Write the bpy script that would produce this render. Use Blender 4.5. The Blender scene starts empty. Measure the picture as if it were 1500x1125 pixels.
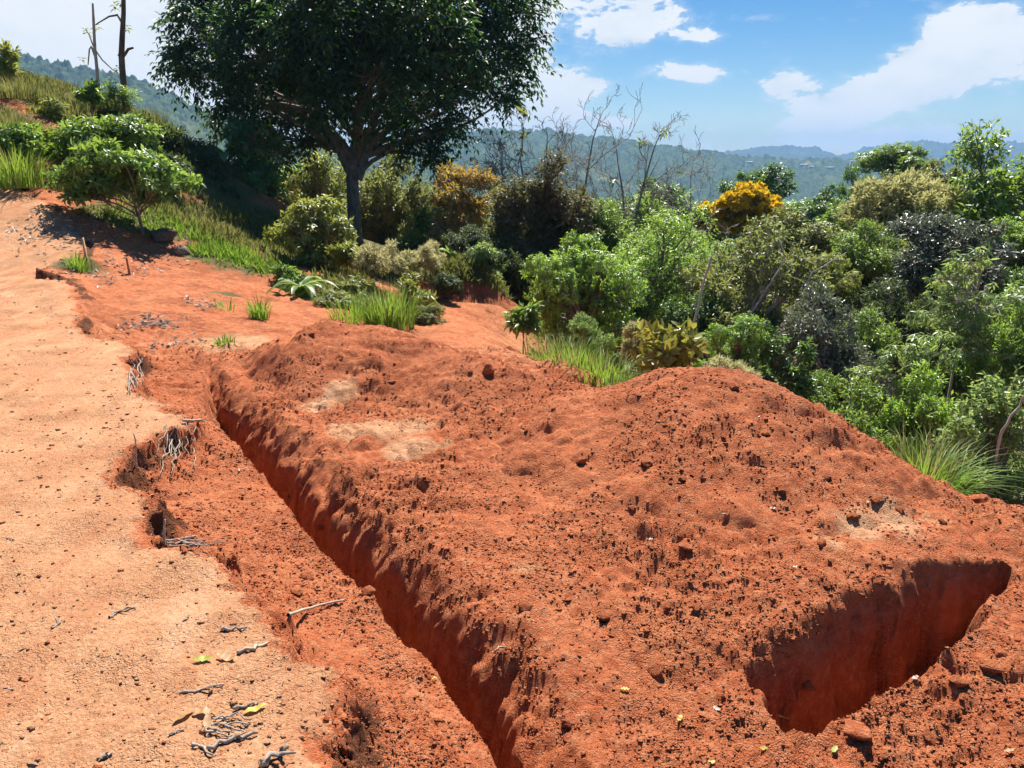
import bpy, math
import numpy as np
from mathutils import Vector

# ------------------------------------------------------------------ camera, sky, sun, exposure
scene = bpy.context.scene
CAM_Z, PITCH, FPX = 1.6, math.radians(16.4), 1091.0
cam_data = bpy.data.cameras.new('camera')
cam_data.sensor_fit = 'HORIZONTAL'
cam_data.sensor_width = 36.0
cam_data.lens = 36.0 * FPX / 1500.0
cam_data.clip_start = 0.05
cam_data.clip_end = 20000.0
cam = bpy.data.objects.new('camera', cam_data)
cam.location = (0, 0, CAM_Z)
cam.rotation_euler = (math.pi / 2 - PITCH, 0, 0)
scene.collection.objects.link(cam)
scene.camera = cam

SUN_AZ, SUN_EL = math.radians(8), math.radians(55)     # azimuth to the right of straight ahead
sun_data = bpy.data.lights.new('sun', 'SUN')
sun_data.energy = 5.0
sun_data.angle = math.radians(0.53)
sun_data.color = (1.0, 0.95, 0.87)
sun = bpy.data.objects.new('sun', sun_data)
_sd = Vector((math.sin(SUN_AZ) * math.cos(SUN_EL), math.cos(SUN_AZ) * math.cos(SUN_EL), math.sin(SUN_EL)))
sun.rotation_euler = _sd.to_track_quat('Z', 'Y').to_euler()
sun.location = (4, 15, 30)
scene.collection.objects.link(sun)

scene.view_settings.view_transform = 'Standard'
scene.view_settings.look = 'None'
scene.view_settings.exposure = 1.0
scene.view_settings.gamma = 1.0
scene.view_settings.use_curve_mapping = False
scene.render.engine = 'CYCLES'
cy = scene.cycles
cy.use_denoising = True
try:
    cy.denoiser = 'OPENIMAGEDENOISE'
    cy.denoising_input_passes = 'RGB_ALBEDO_NORMAL'
    cy.denoising_prefilter = 'ACCURATE'
except Exception:
    pass
cy.max_bounces = 6
cy.diffuse_bounces = 1
cy.glossy_bounces = 2
cy.transmission_bounces = 4
cy.volume_bounces = 0
cy.use_adaptive_sampling = True
cy.adaptive_threshold = 0.02
cy.caustics_reflective = False
cy.caustics_refractive = False


class NT:
    """small helper for node trees"""
    def __init__(self, tree):
        self.t = tree
        tree.nodes.clear()

    def n(self, kind, **kw):
        node = self.t.nodes.new(kind)
        for k, v in kw.items():
            setattr(node, k, v)
        return node

    def link(self, a, b):
        self.t.links.new(a, b)

    def math(self, op, a, b=None, c=None, clamp=False):
        m = self.n('ShaderNodeMath', operation=op)
        m.use_clamp = clamp
        for i, v in enumerate((a, b, c)):
            if v is None:
                continue
            if isinstance(v, (int, float)):
                m.inputs[i].default_value = v
            else:
                self.link(v, m.inputs[i])
        return m.outputs[0]

    def mix(self, fac, a, b, blend='MIX'):
        m = self.n('ShaderNodeMix', data_type='RGBA', blend_type=blend)
        m.clamp_factor = True
        for idx, v in ((0, fac), (6, a), (7, b)):
            if isinstance(v, (int, float)):
                m.inputs[idx].default_value = v
            elif isinstance(v, tuple):
                m.inputs[idx].default_value = (*v, 1.0) if len(v) == 3 else v
            else:
                self.link(v, m.inputs[idx])
        return m.outputs[2]

    def noise(self, vec, scale, detail=4.0, rough=0.55, dist=0.0, out=0):
        m = self.n('ShaderNodeTexNoise')
        m.inputs['Scale'].default_value = scale
        m.inputs['Detail'].default_value = detail
        m.inputs['Roughness'].default_value = rough
        m.inputs['Distortion'].default_value = dist
        if vec is not None:
            self.link(vec, m.inputs['Vector'])
        return m.outputs[out]

    def ramp(self, fac, stops, interp='LINEAR'):
        m = self.n('ShaderNodeValToRGB')
        cr = m.color_ramp
        cr.interpolation = interp
        while len(cr.elements) < len(stops):
            cr.elements.new(0.5)
        for e, (p, c) in zip(cr.elements, stops):
            e.position = p
            e.color = (*c, 1.0) if isinstance(c, tuple) else (c, c, c, 1.0)
        self.link(fac, m.inputs[0])
        return m.outputs[0]

    def smooth(self, v, lo, hi):
        m = self.n('ShaderNodeMapRange', interpolation_type='SMOOTHSTEP')
        self.link(v, m.inputs[0])
        m.inputs[1].default_value = lo
        m.inputs[2].default_value = hi
        return m.outputs[0]


def build_world():
    w = bpy.data.worlds.new('World')
    scene.world = w
    w.use_nodes = True
    g = NT(w.node_tree)
    out = g.n('ShaderNodeOutputWorld')
    sky = g.n('ShaderNodeTexSky', sky_type='NISHITA')
    sky.sun_disc = False
    sky.sun_elevation = SUN_EL
    sky.sun_rotation = SUN_AZ
    sky.altitude = 600
    sky.air_density = 1.0
    sky.dust_density = 0.35
    sky.ozone_density = 2.2
    hs = g.n('ShaderNodeHueSaturation')
    hs.inputs['Saturation'].default_value = 1.5
    hs.inputs['Hue'].default_value = 0.503
    g.link(sky.outputs[0], hs.inputs['Color'])
    bg = g.n('ShaderNodeBackground')
    bg.inputs[1].default_value = 0.05
    g.link(hs.outputs[0], bg.inputs[0])
    # cumulus and thin veils, laid out by compass direction all round the horizon
    tc = g.n('ShaderNodeTexCoord')
    sep = g.n('ShaderNodeSeparateXYZ')
    g.link(tc.outputs['Generated'], sep.inputs[0])
    az = g.math('ARCTAN2', sep.outputs[0], sep.outputs[1])
    el = g.math('ARCSINE', sep.outputs[2])
    comb = g.n('ShaderNodeCombineXYZ')
    g.link(az, comb.inputs[0])
    g.link(g.math('MULTIPLY', el, 2.0), comb.inputs[1])
    v = comb.outputs[0]
    n1 = g.noise(v, 7.0, 8.0, 0.62, 0.25)
    n2 = g.noise(v, 24.0, 8.0, 0.66, 0.4)
    n3 = g.noise(v, 2.3, 3.0, 0.5)

    def blob(px, py, rx, ry, amp):
        # a cloud bank standing at a fixed compass direction
        cx, cyy = (px - 750) / FPX, (562.5 - py) / FPX
        fx, fy, fz = cx, math.cos(PITCH) + cyy * math.sin(PITCH), -math.sin(PITCH) + cyy * math.cos(PITCH)
        L = math.sqrt(fx * fx + fy * fy + fz * fz)
        a0, e0 = math.atan2(fx, fy), math.asin(fz / L)
        da = g.math('DIVIDE', g.math('SUBTRACT', az, a0), rx / FPX)
        de = g.math('DIVIDE', g.math('SUBTRACT', el, e0), ry / FPX)
        r2 = g.math('ADD', g.math('MULTIPLY', da, da), g.math('MULTIPLY', de, de))
        return g.math('MULTIPLY', g.math('EXPONENT', g.math('MULTIPLY', r2, -1.0)), amp * 1.22)

    blobs = [(915, 30, 75, 45, .40), (850, 128, 50, 18, .42), (755, 180, 130, 30, .48), (770, 60, 60, 90, .26),
             (965, 106, 40, 13, .42), (1025, 112, 34, 14, .44), (1035, 52, 34, 9, .36), (1110, 25, 44, 8, .32),
             (1140, 128, 32, 17, .44), (1215, 165, 45, 18, .42), (1262, 142, 55, 26, .46), (1330, 112, 60, 30, .44), (1400, 75, 60, 34, .42), (1470, 40, 60, 36, .42), (1500, 100, 60, 20, .3),
             (1172, 184, 34, 9, .36), (1075, 180, 110, 22, .22), (1240, 214, 190, 14, .34), (1400, 192, 170, 20, .18),
             (90, 70, 220, 110, .36), (262, 128, 110, 60, .42), (20, 20, 120, 60, .2), (500, 60, 300, 120, .30),
             (1130, 60, 220, 60, -.08)]
    bias = None
    for b in blobs:
        o = blob(*b)
        bias = o if bias is None else g.math('ADD', bias, o)
    s = g.math('ADD', g.math('MULTIPLY', g.math('SUBTRACT', n1, 0.5), 1.7), g.math('MULTIPLY', g.math('SUBTRACT', n2, 0.5), 0.85))
    s = g.math('ADD', s, g.math('MULTIPLY', g.math('SUBTRACT', n3, 0.5), 0.25))
    s = g.math('ADD', s, bias)
    mask = g.smooth(s, 0.26, 0.38)
    veil = g.math('MULTIPLY', g.smooth(g.math('ADD', s, g.math('MULTIPLY', n3, 0.15)), 0.16, 0.5), 0.35)
    m = g.math('MAXIMUM', mask, veil)
    shade = g.smooth(g.math('ADD', s, g.math('MULTIPLY', n2, 0.25)), 0.30, 0.8)
    n4 = g.noise(v, 11.0, 5.0, 0.6)
    grey = g.smooth(n4, 0.42, 0.7)
    ccol = g.mix(grey, (0.92, 0.95, 0.98), (0.70, 0.79, 0.88))
    ccol = g.mix(g.math('MULTIPLY', shade, 0.55), ccol, (0.93, 0.95, 0.97))
    cb = g.n('ShaderNodeBackground')
    cb.inputs[1].default_value = 0.52
    g.link(ccol, cb.inputs[0])
    ms = g.n('ShaderNodeMixShader')
    g.link(m, ms.inputs[0])
    g.link(bg.outputs[0], ms.inputs[1])
    g.link(cb.outputs[0], ms.inputs[2])
    g.link(ms.outputs[0], out.inputs[0])
    w.cycles.sampling_method = 'MANUAL'
    w.cycles.sample_map_resolution = 512


build_world()

# ------------------------------------------------------------------ numbers: pixels of a 1500 wide survey, noise
rng = np.random.default_rng(11)
CP, SP = math.cos(PITCH), math.sin(PITCH)


def ray(px, py):
    cx, c2 = (px - 750) / FPX, (562.5 - py) / FPX
    return cx, CP + c2 * SP, SP - c2 * CP          # right, forward, down


def P(px, py, Y):
    r, f, d = ray(px, py)
    t = Y / f
    return np.array([r * t, Y, CAM_Z - d * t])


def PZ(px, py, z):
    r, f, d = ray(px, py)
    t = (CAM_Z - z) / d
    return np.array([r * t, f * t, z])


_T = np.random.default_rng(5).random(4096) * 2 - 1
_PERM = np.random.default_rng(6).permutation(4096)


def vn(x, y, z=None, seed=0):
    """value noise in -1..1"""
    x = np.asarray(x, float) + seed * 17.31
    y = np.asarray(y, float) - seed * 9.77
    ix, iy = np.floor(x).astype(np.int64), np.floor(y).astype(np.int64)
    fx, fy = x - ix, y - iy
    fx = fx * fx * fx * (fx * (fx * 6 - 15) + 10)
    fy = fy * fy * fy * (fy * (fy * 6 - 15) + 10)
    if z is None:
        def h(a, b):
            return _T[(_PERM[a & 4095] + b * 57) & 4095]
        a = h(ix, iy) * (1 - fx) + h(ix + 1, iy) * fx
        b = h(ix, iy + 1) * (1 - fx) + h(ix + 1, iy + 1) * fx
        return a * (1 - fy) + b * fy
    z = np.asarray(z, float)
    iz = np.floor(z).astype(np.int64)
    fz = z - iz
    fz = fz * fz * (3 - 2 * fz)

    def h3(a, b, c):
        return _T[(_PERM[(_PERM[a & 4095] + b) & 4095] + c * 31) & 4095]

    def sl(c):
        a = h3(ix, iy, c) * (1 - fx) + h3(ix + 1, iy, c) * fx
        b = h3(ix, iy + 1, c) * (1 - fx) + h3(ix + 1, iy + 1, c) * fx
        return a * (1 - fy) + b * fy
    return sl(iz) * (1 - fz) + sl(iz + 1) * fz


def fbm(x, y, scale, octs=4, gain=0.5, seed=0, billow=False):
    s, a, tot = 0.0, 1.0, 0.0
    c, sn = 0.8, 0.6
    for o in range(octs):
        n = vn(x * scale, y * scale, seed=seed + o)
        if billow:
            n = np.abs(n) * 2 - 0.6
        s = s + n * a
        tot += a
        a *= gain
        scale *= 2.03
        x, y = c * x - sn * y, sn * x + c * y
    return s / tot


def sstep(v, lo, hi):
    t = np.clip((v - lo) / (hi - lo), 0, 1)
    return t * t * (3 - 2 * t)


# ------------------------------------------------------------------ mesh and tag helpers
COL = scene.collection


def new_mesh(name, V, tris=None, quads=None, smooth=False, mats=None, mat_idx=None, attrs=None):
    me = bpy.data.meshes.new(name)
    V = np.ascontiguousarray(V, dtype=np.float32)
    tris = np.zeros((0, 3), np.int32) if tris is None else np.asarray(tris, np.int32)
    quads = np.zeros((0, 4), np.int32) if quads is None else np.asarray(quads, np.int32)
    nt, nq = len(tris), len(quads)
    me.vertices.add(len(V))
    me.vertices.foreach_set('co', V.ravel())
    me.loops.add(nt * 3 + nq * 4)
    me.loops.foreach_set('vertex_index', np.concatenate([tris.ravel(), quads.ravel()]).astype(np.int32))
    me.polygons.add(nt + nq)
    starts = np.concatenate([np.arange(nt) * 3, nt * 3 + np.arange(nq) * 4]).astype(np.int32)
    me.polygons.foreach_set('loop_start', starts)
    if smooth:
        me.polygons.foreach_set('use_smooth', np.ones(nt + nq, bool))
    if mats:
        for m in mats:
            me.materials.append(m)
    if mat_idx is not None:
        me.polygons.foreach_set('material_index', np.asarray(mat_idx, np.int32))
    if attrs:
        for k, a in attrs.items():
            at = me.attributes.new(k, 'FLOAT', 'POINT')
            at.data.foreach_set('value', np.asarray(a, np.float32))
    me.update(calc_edges=True)
    return me


def link(name, data, parent=None, loc=None, label=None, cat=None, group=None, kind=None, rot=None, scale=None):
    o = bpy.data.objects.new(name, data)
    COL.objects.link(o)
    if parent is not None:
        o.parent = parent
    if loc is not None:
        o.location = loc
    if rot is not None:
        o.rotation_euler = rot
    if scale is not None:
        o.scale = scale
    for k, v in (('label', label), ('category', cat), ('group', group), ('kind', kind)):
        if v:
            o[k] = v
    return o


class MB:
    """collects geometry of one mesh"""
    def __init__(self):
        self.v, self.t, self.q, self.n = [], [], [], 0

    def add(self, V, tris=None, quads=None):
        V = np.asarray(V, float)
        self.v.append(V)
        if tris is not None and len(tris):
            self.t.append(np.asarray(tris, np.int64) + self.n)
        if quads is not None and len(quads):
            self.q.append(np.asarray(quads, np.int64) + self.n)
        self.n += len(V)

    def mesh(self, name, mats, smooth=False):
        V = np.concatenate(self.v) if self.v else np.zeros((0, 3))
        t = np.concatenate(self.t) if self.t else None
        q = np.concatenate(self.q) if self.q else None
        return new_mesh(name, V, t, q, smooth, mats)

    def tube(self, pts, rad, sides=6, cap=True):
        pts = np.asarray(pts, float)
        k = len(pts)
        rad = np.broadcast_to(np.asarray(rad, float), (k,))
        T = np.gradient(pts, axis=0)
        T /= np.linalg.norm(T, axis=1, keepdims=True) + 1e-9
        ref = np.array([0.31, 0.87, 0.11]) if abs(T[0, 2]) > 0.7 else np.array([0.05, 0.02, 1.0])
        A = np.cross(T, ref)
        A /= np.linalg.norm(A, axis=1, keepdims=True) + 1e-9
        B = np.cross(T, A)
        ang = np.arange(sides) * 2 * math.pi / sides
        ring = A[:, None, :] * np.cos(ang)[None, :, None] + B[:, None, :] * np.sin(ang)[None, :, None]
        V = (pts[:, None, :] + ring * rad[:, None, None]).reshape(-1, 3)
        i = np.arange(k - 1)[:, None] * sides
        j = np.arange(sides)[None, :]
        j2 = (j + 1) % sides
        Q = np.stack([i + j, i + j2, i + sides + j2, i + sides + j], -1).reshape(-1, 4)
        tr = None
        if cap:
            V = np.concatenate([V, pts[-1:] + T[-1:] * rad[-1] * 0.5])
            tr = np.stack([(k - 1) * sides + np.arange(sides), (k - 1) * sides + (np.arange(sides) + 1) % sides,
                           np.full(sides, k * sides)], -1)
        self.add(V, tr, Q)

    def twigs(self, A, B, ra, rb):
        """many thin three-sided straight twigs at once"""
        A, B = np.asarray(A, float), np.asarray(B, float)
        n = len(A)
        if n == 0:
            return
        T = B - A
        T /= np.linalg.norm(T, axis=1, keepdims=True) + 1e-9
        ref = np.where(np.abs(T[:, 2:3]) > 0.8, np.array([[1.0, 0, 0]]), np.array([[0, 0, 1.0]]))
        X = np.cross(T, ref)
        X /= np.linalg.norm(X, axis=1, keepdims=True) + 1e-9
        Y = np.cross(T, X)
        ra = np.broadcast_to(np.asarray(ra, float), (n,))
        rb = np.broadcast_to(np.asarray(rb, float), (n,))
        V = []
        for end, r in ((A, ra), (B, rb)):
            for a in (0, 2.094, 4.189):
                V.append(end + (X * math.cos(a) + Y * math.sin(a)) * r[:, None])
        V = np.stack(V, 1).reshape(-1, 3)
        b = np.arange(n)[:, None] * 6
        Q = np.concatenate([b + np.array([[0, 1, 4, 3]]), b + np.array([[1, 2, 5, 4]]), b + np.array([[2, 0, 3, 5]])])
        self.add(V, None, Q)


def norm(a):
    return a / (np.linalg.norm(a, axis=-1, keepdims=True) + 1e-9)


# ------------------------------------------------------------------ materials
def soil_material(name, grit=1.0):
    """red subsoil with a pale trodden crust where the attribute says so"""
    m = bpy.data.materials.new(name)
    m.use_nodes = True
    g = NT(m.node_tree)
    out = g.n('ShaderNodeOutputMaterial')
    b = g.n('ShaderNodeBsdfPrincipled')
    b.inputs['Roughness'].default_value = 0.95
    b.inputs['Specular IOR Level'].default_value = 0.12
    tc = g.n('ShaderNodeTexCoord')
    v = tc.outputs['Object']
    n1 = g.noise(v, 2.2, 5, 0.6)
    n2 = g.noise(v, 19.0, 5, 0.65)
    n3 = g.noise(v, 140.0, 3, 0.7)
    red = g.ramp(n1, [(0.28, (0.39, 0.096, 0.036)), (0.5, (0.475, 0.13, 0.051)), (0.72, (0.54, 0.178, 0.076))])
    red = g.mix(g.smooth(n2, 0.4, 0.75), red, (0.60, 0.23, 0.106))
    red = g.mix(g.math('MULTIPLY', g.smooth(n3, 0.5, 0.72), 0.5), red, (0.66, 0.295, 0.15))
    tan = g.ramp(n1, [(0.3, (0.465, 0.215, 0.105)), (0.5, (0.535, 0.27, 0.138)), (0.72, (0.575, 0.315, 0.17))])
    tan = g.mix(g.math('MULTIPLY', g.smooth(n2, 0.45, 0.7), 0.6), tan, (0.47, 0.19, 0.085))
    tan = g.mix(g.math('MULTIPLY', g.smooth(n3, 0.52, 0.68), 0.75), tan, (0.66, 0.40, 0.22))
    n5 = g.noise(v, 75.0, 2, 0.5)
    tan = g.mix(g.math('MULTIPLY', g.smooth(n5, 0.58, 0.70), 0.55), tan, (0.36, 0.14, 0.065))
    mp = g.n('ShaderNodeMapping')
    mp.inputs['Rotation'].default_value = (0, 0, math.radians(-32))
    mp.inputs['Scale'].default_value = (1.0, 0.22, 1.0)
    g.link(v, mp.inputs[0])
    n6 = g.noise(mp.outputs[0], 5.0, 5, 0.62, 0.6)
    tan = g.mix(g.math('MULTIPLY', g.smooth(n6, 0.5, 0.68), 0.55), tan, (0.45, 0.175, 0.08))
    tan = g.mix(g.math('MULTIPLY', g.smooth(n6, 0.46, 0.32), 0.4), tan, (0.68, 0.41, 0.25))
    at = g.n('ShaderNodeAttribute', attribute_name='crust')
    cr = g.math('ADD', at.outputs['Fac'], g.math('MULTIPLY', g.math('SUBTRACT', n2, 0.5), 0.9))
    cr = g.math('ADD', cr, g.math('MULTIPLY', g.math('SUBTRACT', n3, 0.5), 0.5))
    col = g.mix(g.smooth(cr, 0.3, 0.75), red, tan)
    # dark humus stain in the torn old surface
    ah = g.n('ShaderNodeAttribute', attribute_name='humus')
    hm = g.math('ADD', ah.outputs['Fac'], g.math('MULTIPLY', g.math('SUBTRACT', n2, 0.5), 1.0))
    col = g.mix(g.math('MULTIPLY', g.smooth(hm, 0.4, 0.8), 0.85), col, (0.115, 0.05, 0.026))
    # thin grass cover
    ag = g.n('ShaderNodeAttribute', attribute_name='turf')
    gm = g.math('ADD', ag.outputs['Fac'], g.math('MULTIPLY', g.math('SUBTRACT', n2, 0.5), 1.2))
    gm = g.math('ADD', gm, g.math('MULTIPLY', g.math('SUBTRACT', n1, 0.5), 0.8))
    grass = g.mix(n2, (0.07, 0.085, 0.025), (0.21, 0.17, 0.075))
    col = g.mix(g.smooth(gm, 0.35, 0.65), col, grass)
    g.link(col, b.inputs['Base Color'])
    vo = g.n('ShaderNodeTexVoronoi')
    vo.inputs['Scale'].default_value = 62.0
    vo.inputs['Randomness'].default_value = 1.0
    g.link(g.mix(0.12, v, g.noise(v, 30.0, 2, 0.5, 0.0, 1)), vo.inputs['Vector'])
    zone = g.smooth(g.noise(v, 3.1, 3, 0.6), 0.40, 0.66)
    nf = g.noise(v, 52.0, 5, 0.78, 0.5)
    h = g.math('ADD', g.math('MULTIPLY', n2, 0.55), g.math('MULTIPLY', nf, 0.75))
    h = g.math('SUBTRACT', h, g.math('MULTIPLY', g.math('MULTIPLY', vo.outputs['Distance'], 0.7), g.math('ADD', g.math('MULTIPLY', zone, 0.8), 0.2)))
    h = g.math('MULTIPLY', h, g.math('SUBTRACT', 1.0, g.math('MULTIPLY', at.outputs['Fac'], 0.4)))
    bp = g.n('ShaderNodeBump')
    bp.inputs['Strength'].default_value = 1.0
    bp.inputs['Distance'].default_value = 0.027 * grit
    g.link(h, bp.inputs['Height'])
    g.link(bp.outputs[0], b.inputs['Normal'])
    g.link(b.outputs[0], out.inputs[0])
    return m


def leaf_material(name, cols, trans=0.38, rough=0.42, spec=0.5, tcol=None, clump=0.35, cscale=0.9):
    m = bpy.data.materials.new(name)
    m.use_nodes = True
    g = NT(m.node_tree)
    out = g.n('ShaderNodeOutputMaterial')
    geo = g.n('ShaderNodeNewGeometry')
    tc = g.n('ShaderNodeTexCoord')
    n1 = g.noise(tc.outputs['Object'], cscale, 2, 0.5)
    r = g.math('ADD', g.math('MULTIPLY', geo.outputs['Random Per Island'], 1.0 - clump),
               g.math('MULTIPLY', g.smooth(n1, 0.3, 0.7), clump))
    k = len(cols) - 1
    col = g.ramp(r, [(0.08 + 0.84 * i / k, c) for i, c in enumerate(cols)])
    b = g.n('ShaderNodeBsdfPrincipled')
    b.inputs['Roughness'].default_value = rough
    b.inputs['Specular IOR Level'].default_value = spec
    g.link(col, b.inputs['Base Color'])
    tr = g.n('ShaderNodeBsdfTranslucent')
    g.link(g.mix(0.75, col, tcol if tcol else (0.30, 0.42, 0.05)), tr.inputs['Color'])
    ms = g.n('ShaderNodeMixShader')
    ms.inputs[0].default_value = trans
    g.link(b.outputs[0], ms.inputs[1])
    g.link(tr.outputs[0], ms.inputs[2])
    g.link(ms.outputs[0], out.inputs[0])
    return m


def plain_material(name, c1, c2, scale=8.0, rough=0.85, bump=0.004, stretch=None, spec=0.2):
    m = bpy.data.materials.new(name)
    m.use_nodes = True
    g = NT(m.node_tree)
    out = g.n('ShaderNodeOutputMaterial')
    b = g.n('ShaderNodeBsdfPrincipled')
    b.inputs['Roughness'].default_value = rough
    b.inputs['Specular IOR Level'].default_value = spec
    tc = g.n('ShaderNodeTexCoord')
    v = tc.outputs['Object']
    if stretch:
        mp = g.n('ShaderNodeMapping')
        mp.inputs['Scale'].default_value = stretch
        g.link(v, mp.inputs[0])
        v = mp.outputs[0]
    n = g.noise(v, scale, 5, 0.65)
    g.link(g.mix(g.smooth(n, 0.3, 0.7), c1, c2), b.inputs['Base Color'])
    bp = g.n('ShaderNodeBump')
    bp.inputs['Distance'].default_value = bump
    bp.inputs['Strength'].default_value = 0.8
    g.link(n, bp.inputs['Height'])
    g.link(bp.outputs[0], b.inputs['Normal'])
    g.link(b.outputs[0], out.inputs[0])
    return m


SOIL = soil_material('red_soil')
BARK = plain_material('grey_brown_bark', (0.16, 0.115, 0.08), (0.33, 0.27, 0.21), 14, stretch=(1, 1, .35), bump=.012)
BARK_PALE = plain_material('pale_bark', (0.34, 0.30, 0.25), (0.52, 0.48, 0.42), 12, stretch=(1, 1, .4), bump=.006)
BARK_DARK = plain_material('dark_bark', (0.07, 0.05, 0.035), (0.17, 0.13, 0.10), 12, stretch=(1, 1, .4), bump=.008)
BARK_GREY = plain_material('bare_grey_twigs', (0.20, 0.165, 0.14), (0.36, 0.31, 0.27), 9)
# ------------------------------------------------------------------ lie of the land
def rbf_fit(pts):
    pts = np.asarray(pts, float)
    n = len(pts)
    d = np.linalg.norm(pts[:, None, :2] - pts[None, :, :2], axis=2)
    K = np.where(d > 0, d * d * np.log(d + 1e-12), 0) + np.eye(n) * 0.02
    A = np.zeros((n + 3, n + 3))
    A[:n, :n] = K
    A[:n, n] = 1
    A[:n, n + 1:] = pts[:, :2]
    A[n, :n] = 1
    A[n + 1:, :n] = pts[:, :2].T
    w = np.linalg.solve(A, np.concatenate([pts[:, 2], np.zeros(3)]))

    def f(x, y):
        s = w[n] + w[n + 1] * x + w[n + 2] * y
        for (a, b, _), k in zip(pts, w[:n]):
            r2 = (x - a) ** 2 + (y - b) ** 2
            s = s + k * 0.5 * r2 * np.log(r2 + 1e-12)
        return s
    return f


low_pts = [PZ(*p) for p in [
    # dug platform
    (400, 590, -.3), (600, 620, -.3), (500, 690, -.3), (560, 720, -.31), (700, 830, -.31), (850, 870, -.31),
    (950, 850, -.31), (1100, 800, -.3), (1100, 880, -.31), (1300, 790, -.31), (1430, 765, -.34), (1480, 750, -.38), (800, 700, -.3),
    # foreground below the platform's corner
    (900, 1020, -.43), (1000, 1010, -.46), (1000, 1090, -.49), (1150, 1100, -.47), (1300, 1060, -.46),
    (1450, 1000, -.44), (1480, 920, -.43), (850, 1110, -.47), (1400, 1110, -.48), (1500, 860, -.42),
    # ledge between terrace and slot
    (650, 1060, -.30), (540, 930, -.30), (480, 880, -.28), (400, 780, -.28), (340, 720, -.28), (330, 660, -.28), (270, 590, -.27),
    (620, 1120, -.28), (240, 545, -.27),
    # flat apron beyond the far end of the trench
    (340, 500, -.27), (230, 500, -.25), (430, 490, -.3), (300, 470, -.24)]]
low_pts += [P(*p) for p in [
    (300, 430, 10.4), (200, 400, 11.2), (380, 440, 10.9), (480, 470, 10.0), (560, 490, 9.6), (250, 350, 13.3),
    (320, 375, 12.8), (400, 410, 12.4), (120, 330, 12.4), (60, 300, 12.8), (40, 282, 13.4), (170, 350, 12.6),
    (650, 495, 9.3), (750, 520, 8.0), (860, 548, 6.9), (930, 580, 6.0), (700, 490, 10.0), (740, 450, 12.8),
    (690, 470, 11.4), (660, 445, 13.6), (520, 356, 24.0), (460, 400, 13.2), (560, 440, 12.0), (600, 470, 10.6),
    (270, 310, 16), (400, 345, 16.5), (330, 262, 19), (0, 118, 18), (60, 142, 18), (150, 154, 19), (220, 174, 19.5),
    (290, 222, 20), (0, 150, 16.4), (60, 200, 15.6), (100, 245, 15), (20, 262, 13.9), (-120, 118, 16), (-150, 250, 12.5),
    (160, 270, 14.6), (420, 300, 21)]]
low_pts += [np.array(p, float) for p in [
    (1.9, 5.35, -.55), (2.6, 4.75, -.6), (3.3, 4.5, -.62), (1.2, 6.0, -.6), (.6, 6.6, -.6),
    (3.2, 6.2, -1.7), (4.2, 5.2, -1.6), (2, 8, -2.0), (5, 4.0, -1.7), (5, 2, -1.4), (6, 8, -4.6), (3, 13, -4.0), (1.0, 11, -1.8),
    (.6, 14.5, -1.9), (10, 12, -6.5), (2.5, 20, -5.0), (8, 20, -7.5), (20, 20, -10), (5, 30, -7.5), (-1, 34, -6), (30, 40, -10),
    (-2, 29, -2.5), (-10, 30, -.5), (12, 3, -5.5), (10, -4, -3), (0, -4, 0), (3, -3, -.4), (3, .5, -.45), (1.4, .6, -.42), (-8, -4, .2),
    (-22, 10, 4.6), (-22, 22, 6.5), (-16, 26, 3), (-30, 0, 5), (0, 45, -8), (25, 8, -10)]]
LOW = rbf_fit(low_pts)
up_pts = [PZ(*p) for p in [(0, 1110, 0), (300, 1110, 0), (500, 1110, -.01), (0, 700, 0), (200, 700, 0), (300, 800, 0), (0, 520, .03),
                           (120, 520, .02), (160, 480, .0), (450, 960, -.01), (250, 600, -.02), (-200, 700, .05)]]
up_pts += [P(*p) for p in [(0, 410, 9.9), (70, 405, 9.8), (100, 370, 11.2), (0, 340, 11.6), (60, 300, 12.8), (40, 282, 13.4), (-80, 300, 12.2)]]
up_pts += [np.array(p, float) for p in [(0, -3, 0), (-5, -3, .1), (2, 0, -.05), (-10, 4, .6), (-14, 12, 3.0)]]
UP = rbf_fit(up_pts)

edge_px = [(525, 1200), (522, 1125), (502, 1060), (497, 1005), (462, 962), (425, 935), (405, 885), (350, 835), (328, 800), (275, 792), (228, 790), (205, 765),
           (228, 730), (170, 700), (166, 688), (196, 660), (240, 632), (288, 612), (288, 597), (248, 588), (212, 578),
           (198, 564), (214, 548), (188, 532), (208, 512), (190, 500), (136, 492), (116, 474), (124, 446), (100, 428), (50, 398),
           (62, 385), (120, 374), (128, 360), (110, 335)]
TERR = np.array([PZ(x, y, 0)[:2] for x, y in edge_px[:-5]] + [P(*p)[:2] for p in
                [(50, 398, 9.9), (62, 385, 10.4), (120, 374, 11.0), (128, 360, 11.6), (112, 335, 12.3), (80, 305, 12.9), (20, 270, 13.9)]]
                + [(-20, 16), (-30, 0), (-20, -12), (.2, -12), (.15, 0)], float)


def seg_dist(x, y, A, B):
    ax, ay = A
    dx, dy = B[0] - ax, B[1] - ay
    L2 = dx * dx + dy * dy
    t = np.clip(((x - ax) * dx + (y - ay) * dy) / L2, 0, 1)
    return np.hypot(x - ax - t * dx, y - ay - t * dy), (dx * (y - ay) - dy * (x - ax))


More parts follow.
